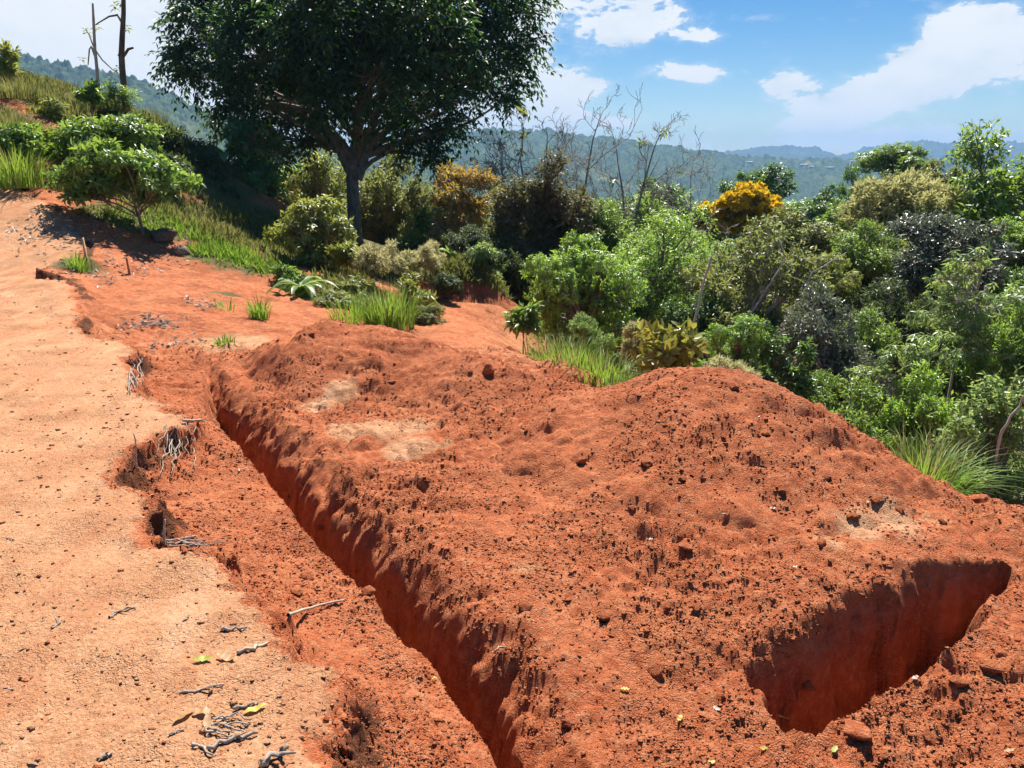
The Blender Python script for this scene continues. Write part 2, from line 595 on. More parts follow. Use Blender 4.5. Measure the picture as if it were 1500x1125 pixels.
def poly_sd(x, y, poly):
    """signed distance, positive inside the closed polygon"""
    d = np.full(np.shape(x), 1e9)
    ins = np.zeros(np.shape(x), bool)
    n = len(poly)
    for i in range(n):
        A, B = poly[i], poly[(i + 1) % n]
        dd, _ = seg_dist(x, y, A, B)
        d = np.minimum(d, dd)
        c = ((A[1] > y) != (B[1] > y))
        with np.errstate(divide='ignore', invalid='ignore'):
            xi = (B[0] - A[0]) * (y - A[1]) / (B[1] - A[1] + 1e-12) + A[0]
        ins ^= c & (x < xi)
    return np.where(ins, d, -d)


# the narrow foundation trench: left lip and right crest, from the camera side to its far end
lip = [PZ(x, y, -.31)[:2] for x, y in [(742, 1125), (692, 1064), (626, 978), (543, 885), (494, 838), (461, 803), (408, 729), (379, 698), (343, 660), (315, 626), (292, 598)]]
crest = [PZ(x, y, -.3)[:2] for x, y in [(905, 1075), (842, 985), (800, 925), (735, 868), (667, 806), (620, 772), (583, 743), (533, 706), (483, 662), (433, 622), (383, 582), (343, 553), (300, 528)]]
lip = [np.array(lip[0]) + (np.array(lip[0]) - lip[1]) * 18] + lip
crest = [np.array(crest[0]) + (np.array(crest[0]) - crest[1]) * 14] + crest
SLOT = np.array(lip + crest[::-1], float)
NL = len(lip)
# the deeper pit to the right: far rim left to right, then near rim back
far_rim = [PZ(x, y, -.33)[:2] for x, y in [(1086, 958), (1124, 920), (1192, 892), (1248, 862), (1300, 846), (1340, 824), (1405, 798), (1448, 806)]]
near_rim = [PZ(x, y, -.43)[:2] for x, y in [(1482, 846), (1462, 886), (1438, 926), (1384, 966), (1320, 1004), (1248, 1046), (1190, 1070), (1150, 1064), (1104, 1015)]]
PIT = np.array(far_rim + near_rim, float)
NF = len(far_rim)


def chain_dist(x, y, pts):
    d = np.full(np.shape(x), 1e9)
    for A, B in zip(pts[:-1], pts[1:]):
        d = np.minimum(d, seg_dist(x, y, A, B)[0])
    return d


def interp(v, xs, ys):
    return np.interp(v, xs, ys)


crust_spots = [PZ(x, y, -.29)[:2].tolist() + [r, s] for x, y, r, s in [
    (465, 594, .16, 1.3), (500, 582, .16, 1.3), (520, 632, .2, 1.4), (560, 628, .22, 1.4), (605, 625, .2, 1.2), (600, 658, .2, 1.4), (640, 655, .14, 1.0), (430, 545, .22, .8),
    (1260, 772, .16, 1.0), (1310, 762, .18, 1.0), (1215, 795, .12, .8), (770, 830, .12, .6), (660, 755, .12, .25), (340, 505, .5, 1.2),
    (1370, 755, .14, .6), (840, 850, .14, .4), (1300, 1000, .2, .3)]]
turf_spots = [P(x, y, Y)[:2].tolist() + [r] for x, y, Y, r in [
    (330, 375, 13, .7), (370, 385, 13, .6), (230, 335, 13.8, .8), (300, 350, 14.5, 1.2), (160, 318, 13.4, .6), (260, 320, 15.5, 1.5),
    (330, 340, 15.5, 1.5), (400, 345, 17, 2.0), (450, 380, 15, 1.5), (500, 440, 12.4, 1.0), (10, 225, 15.0, .9), (90, 150, 17.5, .8), (10, 120, 17.4, .8),
    (560, 455, 11.8, .8), (110, 375, 10.7, .35), (330, 430, 10.8, .25), (-60, 200, 15, 1.5), (200, 180, 19, 1.6), (120, 265, 14.6, .7), (260, 240, 18.5, 2.0)]]
turf_spots += [[-2, 20, 4], [3, 16, 4], [6, 10, 3.2], [4.6, 6.6, 1.3], [2.3, 7.6, 1.1], [8, 14, 6], [5.8, 4.6, 1.2], [0, 26, 8], [-12, 22, 5], [10, 5, 4], [-22, 14, 6], [12, 24, 9]]


def land(x, y, fine=True):
    """height and surface attributes of the ground at plan points"""
    x = np.asarray(x, float)
    y = np.asarray(y, float)
    z = LOW(x, y)
    up = UP(x, y)
    r = np.hypot(x, y - 8)
    far = sstep(r, 34, 75)
    z = np.clip(z, -26, 14) * (1 - far) + far * (-9.5 - 102 * sstep(r, 80, 450))
    near = (r < 16)
    # terrace
    wob = fbm(x, y, 4.0, 5, .62, 3) * .075 + fbm(x, y, 26.0, 3, .6, 8) * .03
    sdt = np.full(x.shape, -9.0)
    sdt[near | (x < 0)] = poly_sd(x[near | (x < 0)], y[near | (x < 0)], TERR)
    far_fade = 1 - sstep(y, 9.8, 11.6)
    sdt_w = sdt + wob * (0.35 + far_fade)
    t = sstep(sdt_w, -.05 - .9 * (1 - far_fade), .02)
    up = np.where(r < 30, up, z)
    rounding = -.05 * np.exp(-np.clip(sdt_w, 0, 9) / .07)
    talus = .13 * np.exp(-np.clip(-sdt_w, 0, 9) / .13) * (sdt_w < 0) * far_fade
    z = np.where(t > 0, z + (up + rounding - z) * t, z) + talus * (1 - t)
    crust = sstep(sdt_w + .05 * fbm(x, y, 9, 3, .6, 12), -.02, .13)
    humus = np.clip(sstep(sdt_w, -.16, -.06) * (1 - sstep(sdt_w, -.01, .03)), 0, 1) * sstep(vn(x * 2.1, y * 2.1, seed=4) + .35 * sstep(y, 2.8, 3.6), -.3, .3)
    loose = (1 - crust)
    slot_depth = np.zeros_like(x)
    pit_depth = np.zeros_like(x)
    if fine:
        box = (y < 8) & (x > -4.5) & (x < 5) & (y > -3)
        xb, yb = x[box], y[box]
        if len(xb):
            al = -.57 * xb + .82 * yb
            gouge = (vn(al * 9, yb * 1.0, seed=21) * .016 * sstep(vn(al * 1.3, al * 0, seed=25), -.3, .5) + vn(al * 27, xb * 5.0, seed=22) * .010 + fbm(xb, yb, 3.0, 3, .6, 23) * .045 + fbm(xb, yb, 12, 2, .6, 24) * .028)
            lipw = fbm(xb, yb, 6.0, 4, .55, 31) * .022
            sd = poly_sd(xb, yb, SLOT)
            dl = np.where(sd > 0, chain_dist(xb, yb, lip), 0) + lipw * (sd > 0)
            dc = np.where(sd > 0, chain_dist(xb, yb, crest), 0)
            dc = dc + gouge * np.clip(dc / .05, 0, 1)
            de = np.where(sd > 0, seg_dist(xb, yb, lip[-1], crest[-1])[0], 0)
            prof_c = interp(dc, [0, .05, .13, .23, .28, .32, 5], [0, .015, .075, .2, .42, .86, .86])
            prof_l = interp(dl, [0, .02, .05, .08, 5], [0, .05, .5, .86, .86])
            prof_e = interp(de, [0, .03, .10, .16, 5], [0, .04, .3, .5, .86])
            dep = np.minimum(np.minimum(prof_c, prof_l), prof_e) * (sd > 0)
            slot_depth[box] = dep
            sp = poly_sd(xb, yb, PIT)
            al2 = .87 * xb + .5 * yb
            gouge2 = vn(al2 * 7, yb * 2.5, seed=41) * .03 + vn(al2 * 19, yb * 9, seed=42) * .02 + fbm(xb, yb, 14, 3, .6, 43) * .022
            df = np.where(sp > 0, chain_dist(xb, yb, far_rim), 0)
            df = df + gouge2 * np.clip(df / .04, 0, 1)
            dn = np.where(sp > 0, chain_dist(xb, yb, near_rim), 0) + fbm(xb, yb, 7, 3, .5, 44) * .05 * (sp > 0)
            dle = np.where(sp > 0, seg_dist(xb, yb, near_rim[-1], far_rim[0])[0], 0) + gouge2 * .6 * (sp > 0)
            pf = interp(df, [0, .04, .09, .13, .16, 5], [0, .03, .16, .4, .62, .66])
            pn = interp(dn, [0, .02, .05, .09, 5], [0, .05, .3, .6, .66])
            pl = interp(dle, [0, .03, .08, .14, 5], [0, .04, .25, .58, .66])
            depp = np.minimum(np.minimum(pf, pn), pl) * (sp > 0)
            pit_depth[box] = depp
            cutin = np.clip((slot_depth + pit_depth) / .03, 0, 1)
            crust = crust * (1 - cutin)
    z = z - slot_depth - pit_depth
    inside = np.clip((slot_depth + pit_depth) / .1, 0, 1)
    # relief
    if fine:
        lo = loose * (1 - .65 * np.clip((slot_depth + pit_depth - .3) / .3, 0, 1))
        lump = fbm(x, y, 4.5, 4, .55, 51, billow=True)
        rough = .045 * lump + .009 * fbm(x, y, 17, 2, .45, 61, billow=True) + .005 * sstep(-y, -3.5, -2.0) * fbm(x, y, 42, 1, .6, 66, billow=True)
        rough = rough * (.75 + .85 * sstep(fbm(x, y, 1.4, 3, .5, 55), -.35, .45))
        smoothland = sstep(y, 8.2, 9.5)
        dlip = chain_dist(x, y, lip)
        ledge = (1 - sstep(dlip, .25, .5)) * sstep(-y, -8, -6) * np.where(slot_depth > 0, 0, 1)
        z = z + lo * rough * (1 - .55 * smoothland) * (1 - .35 * ledge)
        z = z + (1 - lo) * (.016 * fbm(x, y, 2.2, 4, .55, 71) + .0045 * fbm(x, y, 34, 3, .65, 72, billow=True) + .0025 * fbm(x, y, 90, 2, .6, 73, billow=True))
    z = z + .05 * fbm(x, y, .7, 3, .5, 81) * sstep(y, 7, 10) * (1 - crust * .6)
    # pale crust and turf
    c2 = np.zeros_like(x)
    for a, b, rr, s in crust_spots:
        c2 = np.maximum(c2, s * np.exp(-(((x - a) ** 2 + (y - b) ** 2) / rr ** 2)))
    slope_zone = sstep(y, 6.2, 7.6) * (.38 + .2 * sstep(x, -1.0, 1.0))
    c2 = np.maximum(c2, slope_zone)
    c2 = np.maximum(c2, .42 * np.exp(-((x + .2) ** 2 + (y - 2.6) ** 2) / .5) * (1 - crust))
    crust = np.maximum(crust * .95, c2 * (1 - inside))
    turf = np.zeros_like(x)
    for a, b, rr in turf_spots:
        turf = np.maximum(turf, 1.15 * np.exp(-(((x - a) ** 2 + (y - b) ** 2) / rr ** 2)))
    turf = np.maximum(turf, sstep(r, 20, 26))
    return z, crust, humus, turf, sdt_w, slot_depth, pit_depth


# ------------------------------------------------------------------ heaps of loose spoil
class Heap:
    def __init__(self, ridge, slope, seed, back=.6, margin=2.2):
        self.back = back
        self.r = np.array([P(*p) for p in ridge])
        self.slope, self.seed = slope, seed
        self.box = (self.r[:, 0].min() - margin, self.r[:, 0].max() + margin, self.r[:, 1].min() - margin, self.r[:, 1].max() + margin)

    def top(self, x, y):
        """absolute height of the heap's own surface (a repose cone along its ridge line)"""
        best = np.full(np.shape(x), -9.0)
        w = fbm(x, y, 1.1, 3, .5, self.seed) * .16
        for A, B in zip(self.r[:-1], self.r[1:]):
            ax, ay = A[:2]
            dx, dy = B[0] - ax, B[1] - ay
            t = np.clip(((x - ax) * dx + (y - ay) * dy) / (dx * dx + dy * dy), 0, 1)
            ox, oy = x - ax - t * dx, y - ay - t * dy
            d = np.hypot(ox, oy)
            back = sstep((.45 * ox + .9 * oy) / (d + .05), -.25, .5)
            d = np.sqrt((d + w * np.clip(d * 2, 0, 1)) ** 2 + .02) - .12
            zz = A[2] + (B[2] - A[2]) * t
            best = np.maximum(best, zz - (self.slope + (self.back - self.slope) * back) * d)
        return best


HEAPS = [
    (Heap([(436, 496, 6.9), (485, 475, 7.0), (545, 475, 7.0), (620, 497, 6.8)], .46, 201),
     'far heap of loose red soil beyond the end of the narrow trench'),
    (Heap([(640, 514, 6.7), (700, 521, 6.4), (745, 540, 6.2), (830, 563, 5.9), (905, 578, 5.6)], .40, 202),
     'long low heap of red soil between the far heap and the tall heap'),
    (Heap([(950, 554, 5.15), (1005, 540, 5.1), (1065, 543, 5.0), (1130, 582, 4.85), (1205, 642, 4.6), (1275, 700, 4.4)], .41, 203),
     'tall heap of loose red soil beside the forest edge above the pit'),
]


def heap_surface(k, x, y, cut, g):
    h = HEAPS[k][0]
    top = h.top(x, y)
    s = h.seed
    rough = .042 * fbm(x, y, 4.2, 4, .52, s + 3, billow=True) + .010 * fbm(x, y, 17, 2, .5, s + 9, billow=True)
    rough = rough * (.75 + .9 * sstep(fbm(x, y, 1.5, 3, .5, s + 15), -.35, .45))
    gap = -np.maximum(poly_sd(x, y, SLOT), poly_sd(x, y, PIT))
    f = sstep(gap, .0, .38)
    base = np.minimum(g, -.22) - .03
    z = np.minimum(top, base + (top - base) * f) + rough * (.4 + .6 * f)
    return np.where((cut > .004) | (gap < .01), -9.0, z)


def surf(x, y):
    z, _, _, _, _, sl, pt = land(x, y)
    for k in range(len(HEAPS)):
        z = np.maximum(z, heap_surface(k, x, y, sl + pt, z))
    return z


def G(px, py, tmin=1.2, tmax=40.0):
    """where the sight line through a survey pixel meets the ground or a heap"""
    r, f, d = ray(px, py)
    t = np.geomspace(tmin, tmax, 900)
    z = surf(r * t, f * t)
    hit = np.nonzero(CAM_Z - d * t <= z)[0]
    i = hit[0] if len(hit) else len(t) - 1
    t0 = t[max(i - 1, 0)]
    t = np.linspace(t0, t[i], 24)
    z = surf(r * t, f * t)
    hit = np.nonzero(CAM_Z - d * t <= z)[0]
    i = hit[0] if len(hit) else -1
    return np.array([r * t[i], f * t[i], z[i]])


def grid_quads(nr, nc):
    i = np.arange(nr - 1)[:, None] * nc
    j = np.arange(nc - 1)[None, :]
    return np.stack([i + j, i + j + 1, i + nc + j + 1, i + nc + j], -1).reshape(-1, 4)


def submesh(V, Q, sel, attrs, name):
    q = Q[sel]
    used = np.unique(q)
    remap = np.zeros(len(V), np.int64)
    remap[used] = np.arange(len(used))
    me = new_mesh(name, V[used], None, remap[q], True, [SOIL], None, {k: a[used] for k, a in attrs.items()})
    return me


def build_ground():
    # fine fan of ground in front of the camera
    nr, nc = 640, 610
    yy = (.5 + 1.2) * np.exp(np.linspace(0, math.log((12.0 + 1.2) / (.5 + 1.2)), nr)) - 1.2
    uu = np.linspace(-.78, .78, nc)
    X = (uu[None, :] * (yy[:, None] + 1.8)).ravel()
    Y = np.repeat(yy, nc)
    z, crust, humus, turf, sdt, sl, pt = land(X, Y)
    # under the heaps the ground stays just below their skin
    V = np.stack([X, Y, z], 1)
    # push steep faces in and out so the cut walls are not ruled surfaces
    Zg = z.reshape(nr, nc)
    steep = np.clip(((sl + pt) - .04) / .1, 0, 1)
    nx = vn(X * 9, Y * 9, z * 7, seed=91) * .018 + vn(X * 24, Y * 24, z * 16, seed=92) * .010 + vn(X * 60, Y * 60, z * 45, seed=95) * .005
    ny = vn(X * 9, Y * 9, z * 7, seed=93) * .018 + vn(X * 24, Y * 24, z * 16, seed=94) * .010 + vn(X * 60, Y * 60, z * 45, seed=96) * .005
    edge_t = np.clip(1 - np.abs(sdt + .03) / .12, 0, 1) * (Y < 9)
    k = np.maximum(steep, edge_t)
    V[:, 0] += nx * k
    V[:, 1] += ny * k
    Q = grid_quads(nr, nc)
    at = {'crust': crust, 'humus': humus, 'turf': turf}
    qs, qp, qt = sl[Q].mean(1), pt[Q].mean(1), sdt[Q].mean(1)
    zone = np.zeros(len(Q), int)
    zone[(qt > 0)] = 1
    zone[qs > .012] = 2
    zone[qp > .012] = 3
    zone[(zone == 1) & (Y[Q[:, 0]] > 11.6)] = 0
    for zi, nm in ((0, 'ground'), (1, 'dirt_terrace'), (2, 'foundation_trench'), (3, 'foundation_pit')):
        me = submesh(V, Q, zone == zi, at, nm)
        link(nm, me, kind='structure')
    # the slopes further off
    nr2, nc2 = 170, 230
    y2 = (11.5 + 4) * np.exp(np.linspace(0, math.log(66 / 15.5), nr2)) - 4
    u2 = np.linspace(-1.05, 1.05, nc2)
    X2 = (u2[None, :] * (y2[:, None] + 3)).ravel()
    Y2 = np.repeat(y2, nc2)
    z2, c2, h2, t2, *_ = land(X2, Y2, False)
    f2 = sstep(Y2, 12.0, 14.0)
    z2 = z2 + f2 * (.10 * fbm(X2, Y2, .9, 4, .55, 101) + .03 * fbm(X2, Y2, 4, 2, .5, 102)) - .05 * (1 - sstep(Y2, 11.9, 12.6))
    me = new_mesh('hillside', np.stack([X2, Y2, z2], 1), None, grid_quads(nr2, nc2), True, [SOIL], None, {'crust': c2, 'humus': h2, 'turf': t2})
    link('hillside', me, kind='structure')
    # everything around, out to the feet of the ridges
    rr = np.concatenate([[0.01], np.geomspace(1.5, 3000, 90)])
    th = np.linspace(0, 2 * math.pi, 121)
    X3 = (rr[:, None] * np.sin(th)[None, :]).ravel()
    Y3 = (rr[:, None] * np.cos(th)[None, :] + 2).ravel()
    z3, c3, h3, t3, *_ = land(X3, Y3, False)
    in_a = (Y3 > .5) & (Y3 < 12.5) & (np.abs(X3) < .79 * (Y3 + 1.8))
    in_b = (Y3 > 11.5) & (Y3 < 62) & (np.abs(X3) < 1.05 * (Y3 + 3))
    near_a = (Y3 > -3) & (Y3 < 14) & (np.abs(X3) < .95 * (Y3 + 5))
    z3 = z3 - np.where(in_a | in_b, 1.9, 0.0) - np.where(near_a & ~in_a & ~in_b, .35, 0.0)
    me = new_mesh('valley_floor', np.stack([X3, Y3, z3], 1), None, grid_quads(len(rr), len(th)), True, [SOIL], None, {'crust': c3, 'humus': h3, 'turf': t3})
    link('valley_floor', me, kind='structure')


def build_heaps():
    for k, (h, label) in enumerate(HEAPS):
        x0, x1, y0, y1 = h.box
        step = .019
        xs, ys = np.arange(x0, x1, step), np.arange(y0, y1, step)
        X, Y = [a.ravel() for a in np.meshgrid(xs, ys)]
        g, crust, _, _, sdt, sl, pt = land(X, Y)
        z = heap_surface(k, X, Y, np.maximum(sl + pt, np.where(sdt > -.15, 1.0, 0.0)), g)
        above = z - g
        # the skirt runs a little under the ground and is cut away below that
        Q = grid_quads(len(ys), len(xs))
        keep = (above[Q].max(1) > -.05) & (above[Q].min(1) > -3)
        V = np.stack([X, Y, np.maximum(z, g - .06)], 1)
        c = np.zeros_like(X)
        for a, b, rr, s in crust_spots:
            c = np.maximum(c, s * np.exp(-(((X - a) ** 2 + (Y - b) ** 2) / rr ** 2)))
        c = c * sstep(-above, -.3, -.1)
        q = Q[keep]
        used = np.unique(q)
        remap = np.zeros(len(V), np.int64)
        remap[used] = np.arange(len(used))
        me = new_mesh('soil_heap', V[used], None, remap[q], True, [SOIL], None, {'crust': c[used], 'humus': c[used] * 0, 'turf': c[used] * 0})
        link('soil_heap', me, label=label, cat='soil heap', group='heaps of spoil on the dug platform')


build_ground()
build_heaps()
# ------------------------------------------------------------------ foliage
LM = {
    'big': leaf_material('dark_compound_leaf', [(0.016, 0.04, 0.018), (0.03, 0.075, 0.025), (0.065, 0.14, 0.04)], 0.28, 0.45, 0.35, (0.14, 0.30, 0.04), clump=.42, cscale=2.4),
    'avocado': leaf_material('fresh_green_leaf', [(0.05, 0.115, 0.028), (0.12, 0.24, 0.05), (0.24, 0.40, 0.10)], 0.46, 0.36, 0.55, (.40, .55, .06), clump=.42, cscale=2.4),
    'lime': leaf_material('yellow_green_leaf', [(0.075, 0.11, 0.028), (0.22, 0.28, 0.055), (0.44, 0.47, 0.13)], 0.44, 0.4, 0.5, (.52, .54, .07), clump=.42, cscale=2.4),
    'olive': leaf_material('olive_leaf', [(0.06, 0.08, 0.03), (0.155, 0.185, 0.055), (0.34, 0.36, 0.13)], 0.4, 0.44, 0.5, (.42, .46, .09), clump=.42, cscale=2.4),
    'brown': leaf_material('dark_olive_leaf', [(0.035, 0.04, 0.02), (0.10, 0.10, 0.045), (0.24, 0.20, 0.10)], 0.34, 0.48, 0.4, (.3, .28, .08), clump=.42, cscale=2.4),
    'orange_tint': leaf_material('rust_tinted_leaf', [(0.12, 0.13, 0.04), (0.34, 0.25, 0.05), (0.58, 0.33, 0.06)], 0.45, 0.5, 0.3, (.65, .42, .06)),
    'mid': leaf_material('mid_green_leaf', [(0.04, 0.09, 0.024), (0.115, 0.225, 0.05), (0.26, 0.41, 0.11)], 0.45, 0.36, 0.6, (.42, .58, .07), clump=.42, cscale=2.4),
    'bright': leaf_material('bright_green_leaf', [(0.05, 0.125, 0.025), (0.16, 0.31, 0.055), (0.32, 0.52, 0.12)], 0.48, 0.34, 0.6, (.46, .66, .07), clump=.42, cscale=2.4),
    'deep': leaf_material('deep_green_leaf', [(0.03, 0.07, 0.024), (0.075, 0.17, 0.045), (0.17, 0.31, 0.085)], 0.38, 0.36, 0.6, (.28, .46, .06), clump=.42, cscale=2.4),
    'glint': leaf_material('painted_glint_leaf', [(0.05, 0.06, 0.04), (0.14, 0.155, 0.11), (0.42, 0.42, 0.35)], 0.25, 0.32, 0.7, (.28, .34, .15), clump=.42, cscale=2.4),  # pale grey leaves among the dark ones are highlights painted as colour
    'cream': leaf_material('cream_blossom_leaf', [(0.20, 0.24, 0.07), (0.52, 0.50, 0.20), (0.76, 0.70, 0.38)], 0.42, 0.6, 0.2, (.65, .62, .25)),
    'fluff': leaf_material('pale_seed_head', [(0.34, 0.34, 0.13), (0.58, 0.54, 0.26), (0.74, 0.68, 0.40)], 0.45, 0.8, 0.1, (.7, .65, .32)),
    'orange': leaf_material('orange_blossom', [(0.64, 0.36, 0.008), (0.84, 0.54, 0.016), (0.92, 0.68, 0.05)], 0.35, 0.6, 0.2, (.95, .66, .03), clump=.42, cscale=2.4),
    'star': leaf_material('drooping_fan_leaf', [(0.06, 0.115, 0.03), (0.16, 0.27, 0.075), (0.36, 0.48, 0.18)], 0.46, 0.38, 0.5, (.46, .58, .14), clump=.42, cscale=2.4),
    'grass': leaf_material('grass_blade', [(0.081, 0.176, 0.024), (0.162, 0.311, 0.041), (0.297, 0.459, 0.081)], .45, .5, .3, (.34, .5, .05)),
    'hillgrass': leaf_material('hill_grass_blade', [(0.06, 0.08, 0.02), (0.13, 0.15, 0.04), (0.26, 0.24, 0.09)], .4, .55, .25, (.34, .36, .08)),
    'dry_grass': leaf_material('straw_blade', [(0.16, 0.16, 0.05), (0.32, 0.28, 0.11), (0.46, 0.38, 0.18)], .4, .6, .2, (.5, .42, .15)),
    'banana': leaf_material('broad_leaf_blade', [(0.081, 0.162, 0.041), (0.162, 0.297, 0.068), (0.270, 0.405, 0.121)], .4, .3, .6, (.34, .48, .06)),
    'shade': leaf_material('shaded_leaf', [(0.03, 0.052, 0.022), (0.06, 0.095, 0.034), (0.12, 0.16, 0.05)], 0.32, 0.5, 0.35, (.2, .28, .05)),  # darker greens for plants in shadow, the shade put into the leaf colour
    'ygshrub': leaf_material('golden_green_leaf', [(0.108, 0.135, 0.027), (0.270, 0.284, 0.047), (0.486, 0.446, 0.095)], .4, .36, .5, (.5, .44, .06)),
    'far': leaf_material('far_canopy_leaf', [(0.04, 0.085, 0.022), (0.085, 0.16, 0.035), (0.17, 0.26, 0.06)], 0.45, 0.5, 0.35, (.36, .48, .06), cscale=.15),
}


class Leaves:
    """gathers single leaves and turns them into one crown mesh"""
    def __init__(self):
        self.b, self.d, self.n, self.l, self.w, self.m = [], [], [], [], [], []

    def add(self, B, D, N, L, W, m=0):
        k = len(B)
        if k == 0:
            return
        self.b.append(B)
        self.d.append(D)
        self.n.append(N)
        self.l.append(np.broadcast_to(L, (k,)))
        self.w.append(np.broadcast_to(W, (k,)))
        self.m.append(np.full(k, m))

    def mesh(self, name, mats, droop=.12, fold=.16, detail=1):
        B, D, N = np.concatenate(self.b), norm(np.concatenate(self.d)), np.concatenate(self.n)
        L, W, M = np.concatenate(self.l)[:, None], np.concatenate(self.w)[:, None], np.concatenate(self.m)
        S = norm(np.cross(D, N))
        N = np.cross(S, D)
        k = len(B)
        if detail == 1:
            V = np.stack([B, B + .45 * L * D + .5 * W * S + fold * W * N, B + L * D - droop * L * N,
                          B + .45 * L * D - .5 * W * S + fold * W * N], 1).reshape(-1, 3)
            b = np.arange(k)[:, None] * 4
            T = np.stack([b + np.array([[0, 2, 1]]), b + np.array([[0, 3, 2]])], 1).reshape(-1, 3)
            return new_mesh(name, V, T, None, False, mats, np.repeat(M, 2))
        V = np.stack([B, B + .28 * L * D + .42 * W * S + fold * W * N, B + .28 * L * D - .42 * W * S + fold * W * N,
                      B + .62 * L * D + .46 * W * S + (fold * W - .3 * droop * L) * N, B + .62 * L * D - .46 * W * S + (fold * W - .3 * droop * L) * N,
                      B + L * D - droop * L * N, B + .3 * L * D, B + .64 * L * D - .3 * droop * L * N], 1).reshape(-1, 3)
        b = np.arange(k)[:, None] * 8
        T = np.stack([b + np.array([t]) for t in ([0, 6, 1], [0, 2, 6], [1, 6, 7], [1, 7, 3], [6, 2, 4], [6, 4, 7], [3, 7, 5], [7, 4, 5])], 1).reshape(-1, 3)
        return new_mesh(name, V, T, None, False, mats, np.repeat(M, 8))


def rand_unit(n, r):
    v = r.normal(size=(n, 3))
    return norm(v)


def perp(T, r):
    a = np.cross(T, rand_unit(len(T), r))
    return norm(a)


UPV = np.array([0, 0, 1.0])


def leaf_clusters(Lv, pos, tip, style, r, L, W, k, droop=.2, m=0, spread=None):
    n = len(pos)
    if n == 0:
        return
    if style == 'alt':
        sp = spread if spread else L * 1.6
        i = np.repeat(np.arange(n), k)
        t = r.random(n * k)[:, None]
        side = rand_unit(n * k, r)
        D = norm(tip[i] * .55 + side + np.array([0, 0, -droop]))
        B = pos[i] - tip[i] * t * sp + side * L * .15
        N = UPV + rand_unit(n * k, r) * .75 + tip[i] * .3
        s = r.uniform(.65, 1.2, n * k)
        Lv.add(B, D, N, L * s, W * s, m)
    elif style == 'whorl':
        i = np.repeat(np.arange(n), k)
        A = perp(tip, r)
        Bv = np.cross(tip, A)
        ang = (np.tile(np.arange(k), n) * 2.4 + np.repeat(r.random(n) * 6.28, k) + r.normal(0, .25, n * k))
        rad = A[i] * np.cos(ang)[:, None] + Bv[i] * np.sin(ang)[:, None]
        ele = np.tile(np.linspace(.75, -.15, k), n) + r.normal(0, .15, n * k)
        D = norm(rad + tip[i] * ele[:, None] + np.array([0, 0, -droop]))
        N = norm(tip[i] * 1.0 + UPV * .5 - rad * .2)
        s = r.uniform(.7, 1.15, n * k)
        back = np.tile(np.linspace(0, 1, k), n)[:, None] * L * .5
        Lv.add(pos[i] - tip[i] * back, D, N, L * s, W * s, m)
    elif style == 'pinnate':
        fr, lf = k
        i = np.repeat(np.arange(n), fr)
        A = perp(tip, r)
        Bv = np.cross(tip, A)
        ang = np.tile(np.arange(fr), n) * 2.4 + np.repeat(r.random(n) * 6.28, fr)
        rad = A[i] * np.cos(ang)[:, None] + Bv[i] * np.sin(ang)[:, None]
        F = norm(rad + tip[i] * r.uniform(.1, .8, len(i))[:, None] + np.array([0, 0, -droop * .6]))
        fl = L * 3.0 * r.uniform(.7, 1.2, len(i))
        j = np.repeat(np.arange(len(i)), lf)
        t = np.tile((np.arange(lf) // 2 + .6) / (lf / 2), len(i))
        sgn = np.tile(np.where(np.arange(lf) % 2 == 0, 1.0, -1.0), len(i))
        side = norm(np.cross(F, UPV + rand_unit(len(F), r) * .3))
        B = pos[i][j] + F[j] * (t * fl[j])[:, None] + np.array([0, 0, -1.0]) * (droop * t * t * fl[j])[:, None]
        D = norm(F[j] * .55 + side[j] * sgn[:, None] * .8 + np.array([0, 0, -droop]) + r.normal(0, .18, (len(j), 3)))
        N = UPV + r.normal(0, .35, (len(j), 3))
        s = r.uniform(.75, 1.15, len(j)) * (1 - .3 * t)
        Lv.add(B, D, N, L * s, W * s, m)
    elif style == 'tuft':
        i = np.repeat(np.arange(n), k)
        D = norm(rand_unit(n * k, r) + tip[i] * .35)
        N = rand_unit(n * k, r)
        s = r.uniform(.6, 1.2, n * k)
        Lv.add(pos[i] + D * L * .1, D, N, L * s, W * s, m)


def crown_lobes(c, R, n, r, lobe=.42, top=.15):
    """irregular clumps filling a domed crown"""
    out = []
    tries = 0
    while len(out) < n and tries < 4000:
        tries += 1
        u = rand_unit(1, r)[0]
        rad = r.random() ** .45 * .74
        p = u * rad
        p[2] += top * (1 - np.hypot(p[0], p[1]))
        if any(np.linalg.norm((p - q[0])) < lobe * .62 * (1 - tries / 5000) for q in out):
            continue
        out.append((p, lobe * r.uniform(.65, 1.2)))
    return [(np.asarray(c) + p * R, s * np.asarray(R) * np.array([1, 1, .82])) for p, s in out]


def sample_lobe(c, rr, n, r, low=.45):
    d = rand_unit(n, r)
    d[:, 2] = d[:, 2] * .9 + .18
    d = norm(d)
    f = low + (1 - low) * r.random(n) ** .55
    pos = c + d * rr * f[:, None]
    tip = norm(d + UPV * .25 + rand_unit(n, r) * .45)
    return pos, tip


def curve(a, b, r, n=7, bend=.14, sag=0.0):
    a, b = np.asarray(a, float), np.asarray(b, float)
    t = np.linspace(0, 1, n)[:, None]
    L = np.linalg.norm(b - a)
    o1, o2 = rand_unit(1, r)[0] * bend * L, rand_unit(1, r)[0] * bend * L * .5
    return a + (b - a) * t + o1 * np.sin(t * math.pi) + o2 * np.sin(t * 2 * math.pi) + np.array([0, 0, sag * L]) * np.sin(t * math.pi)


def H(x, y):
    if y > 11.8:
        return float(land(np.array([x]), np.array([y]), False)[0][0])
    return float(surf(np.array([x]), np.array([y]))[0])


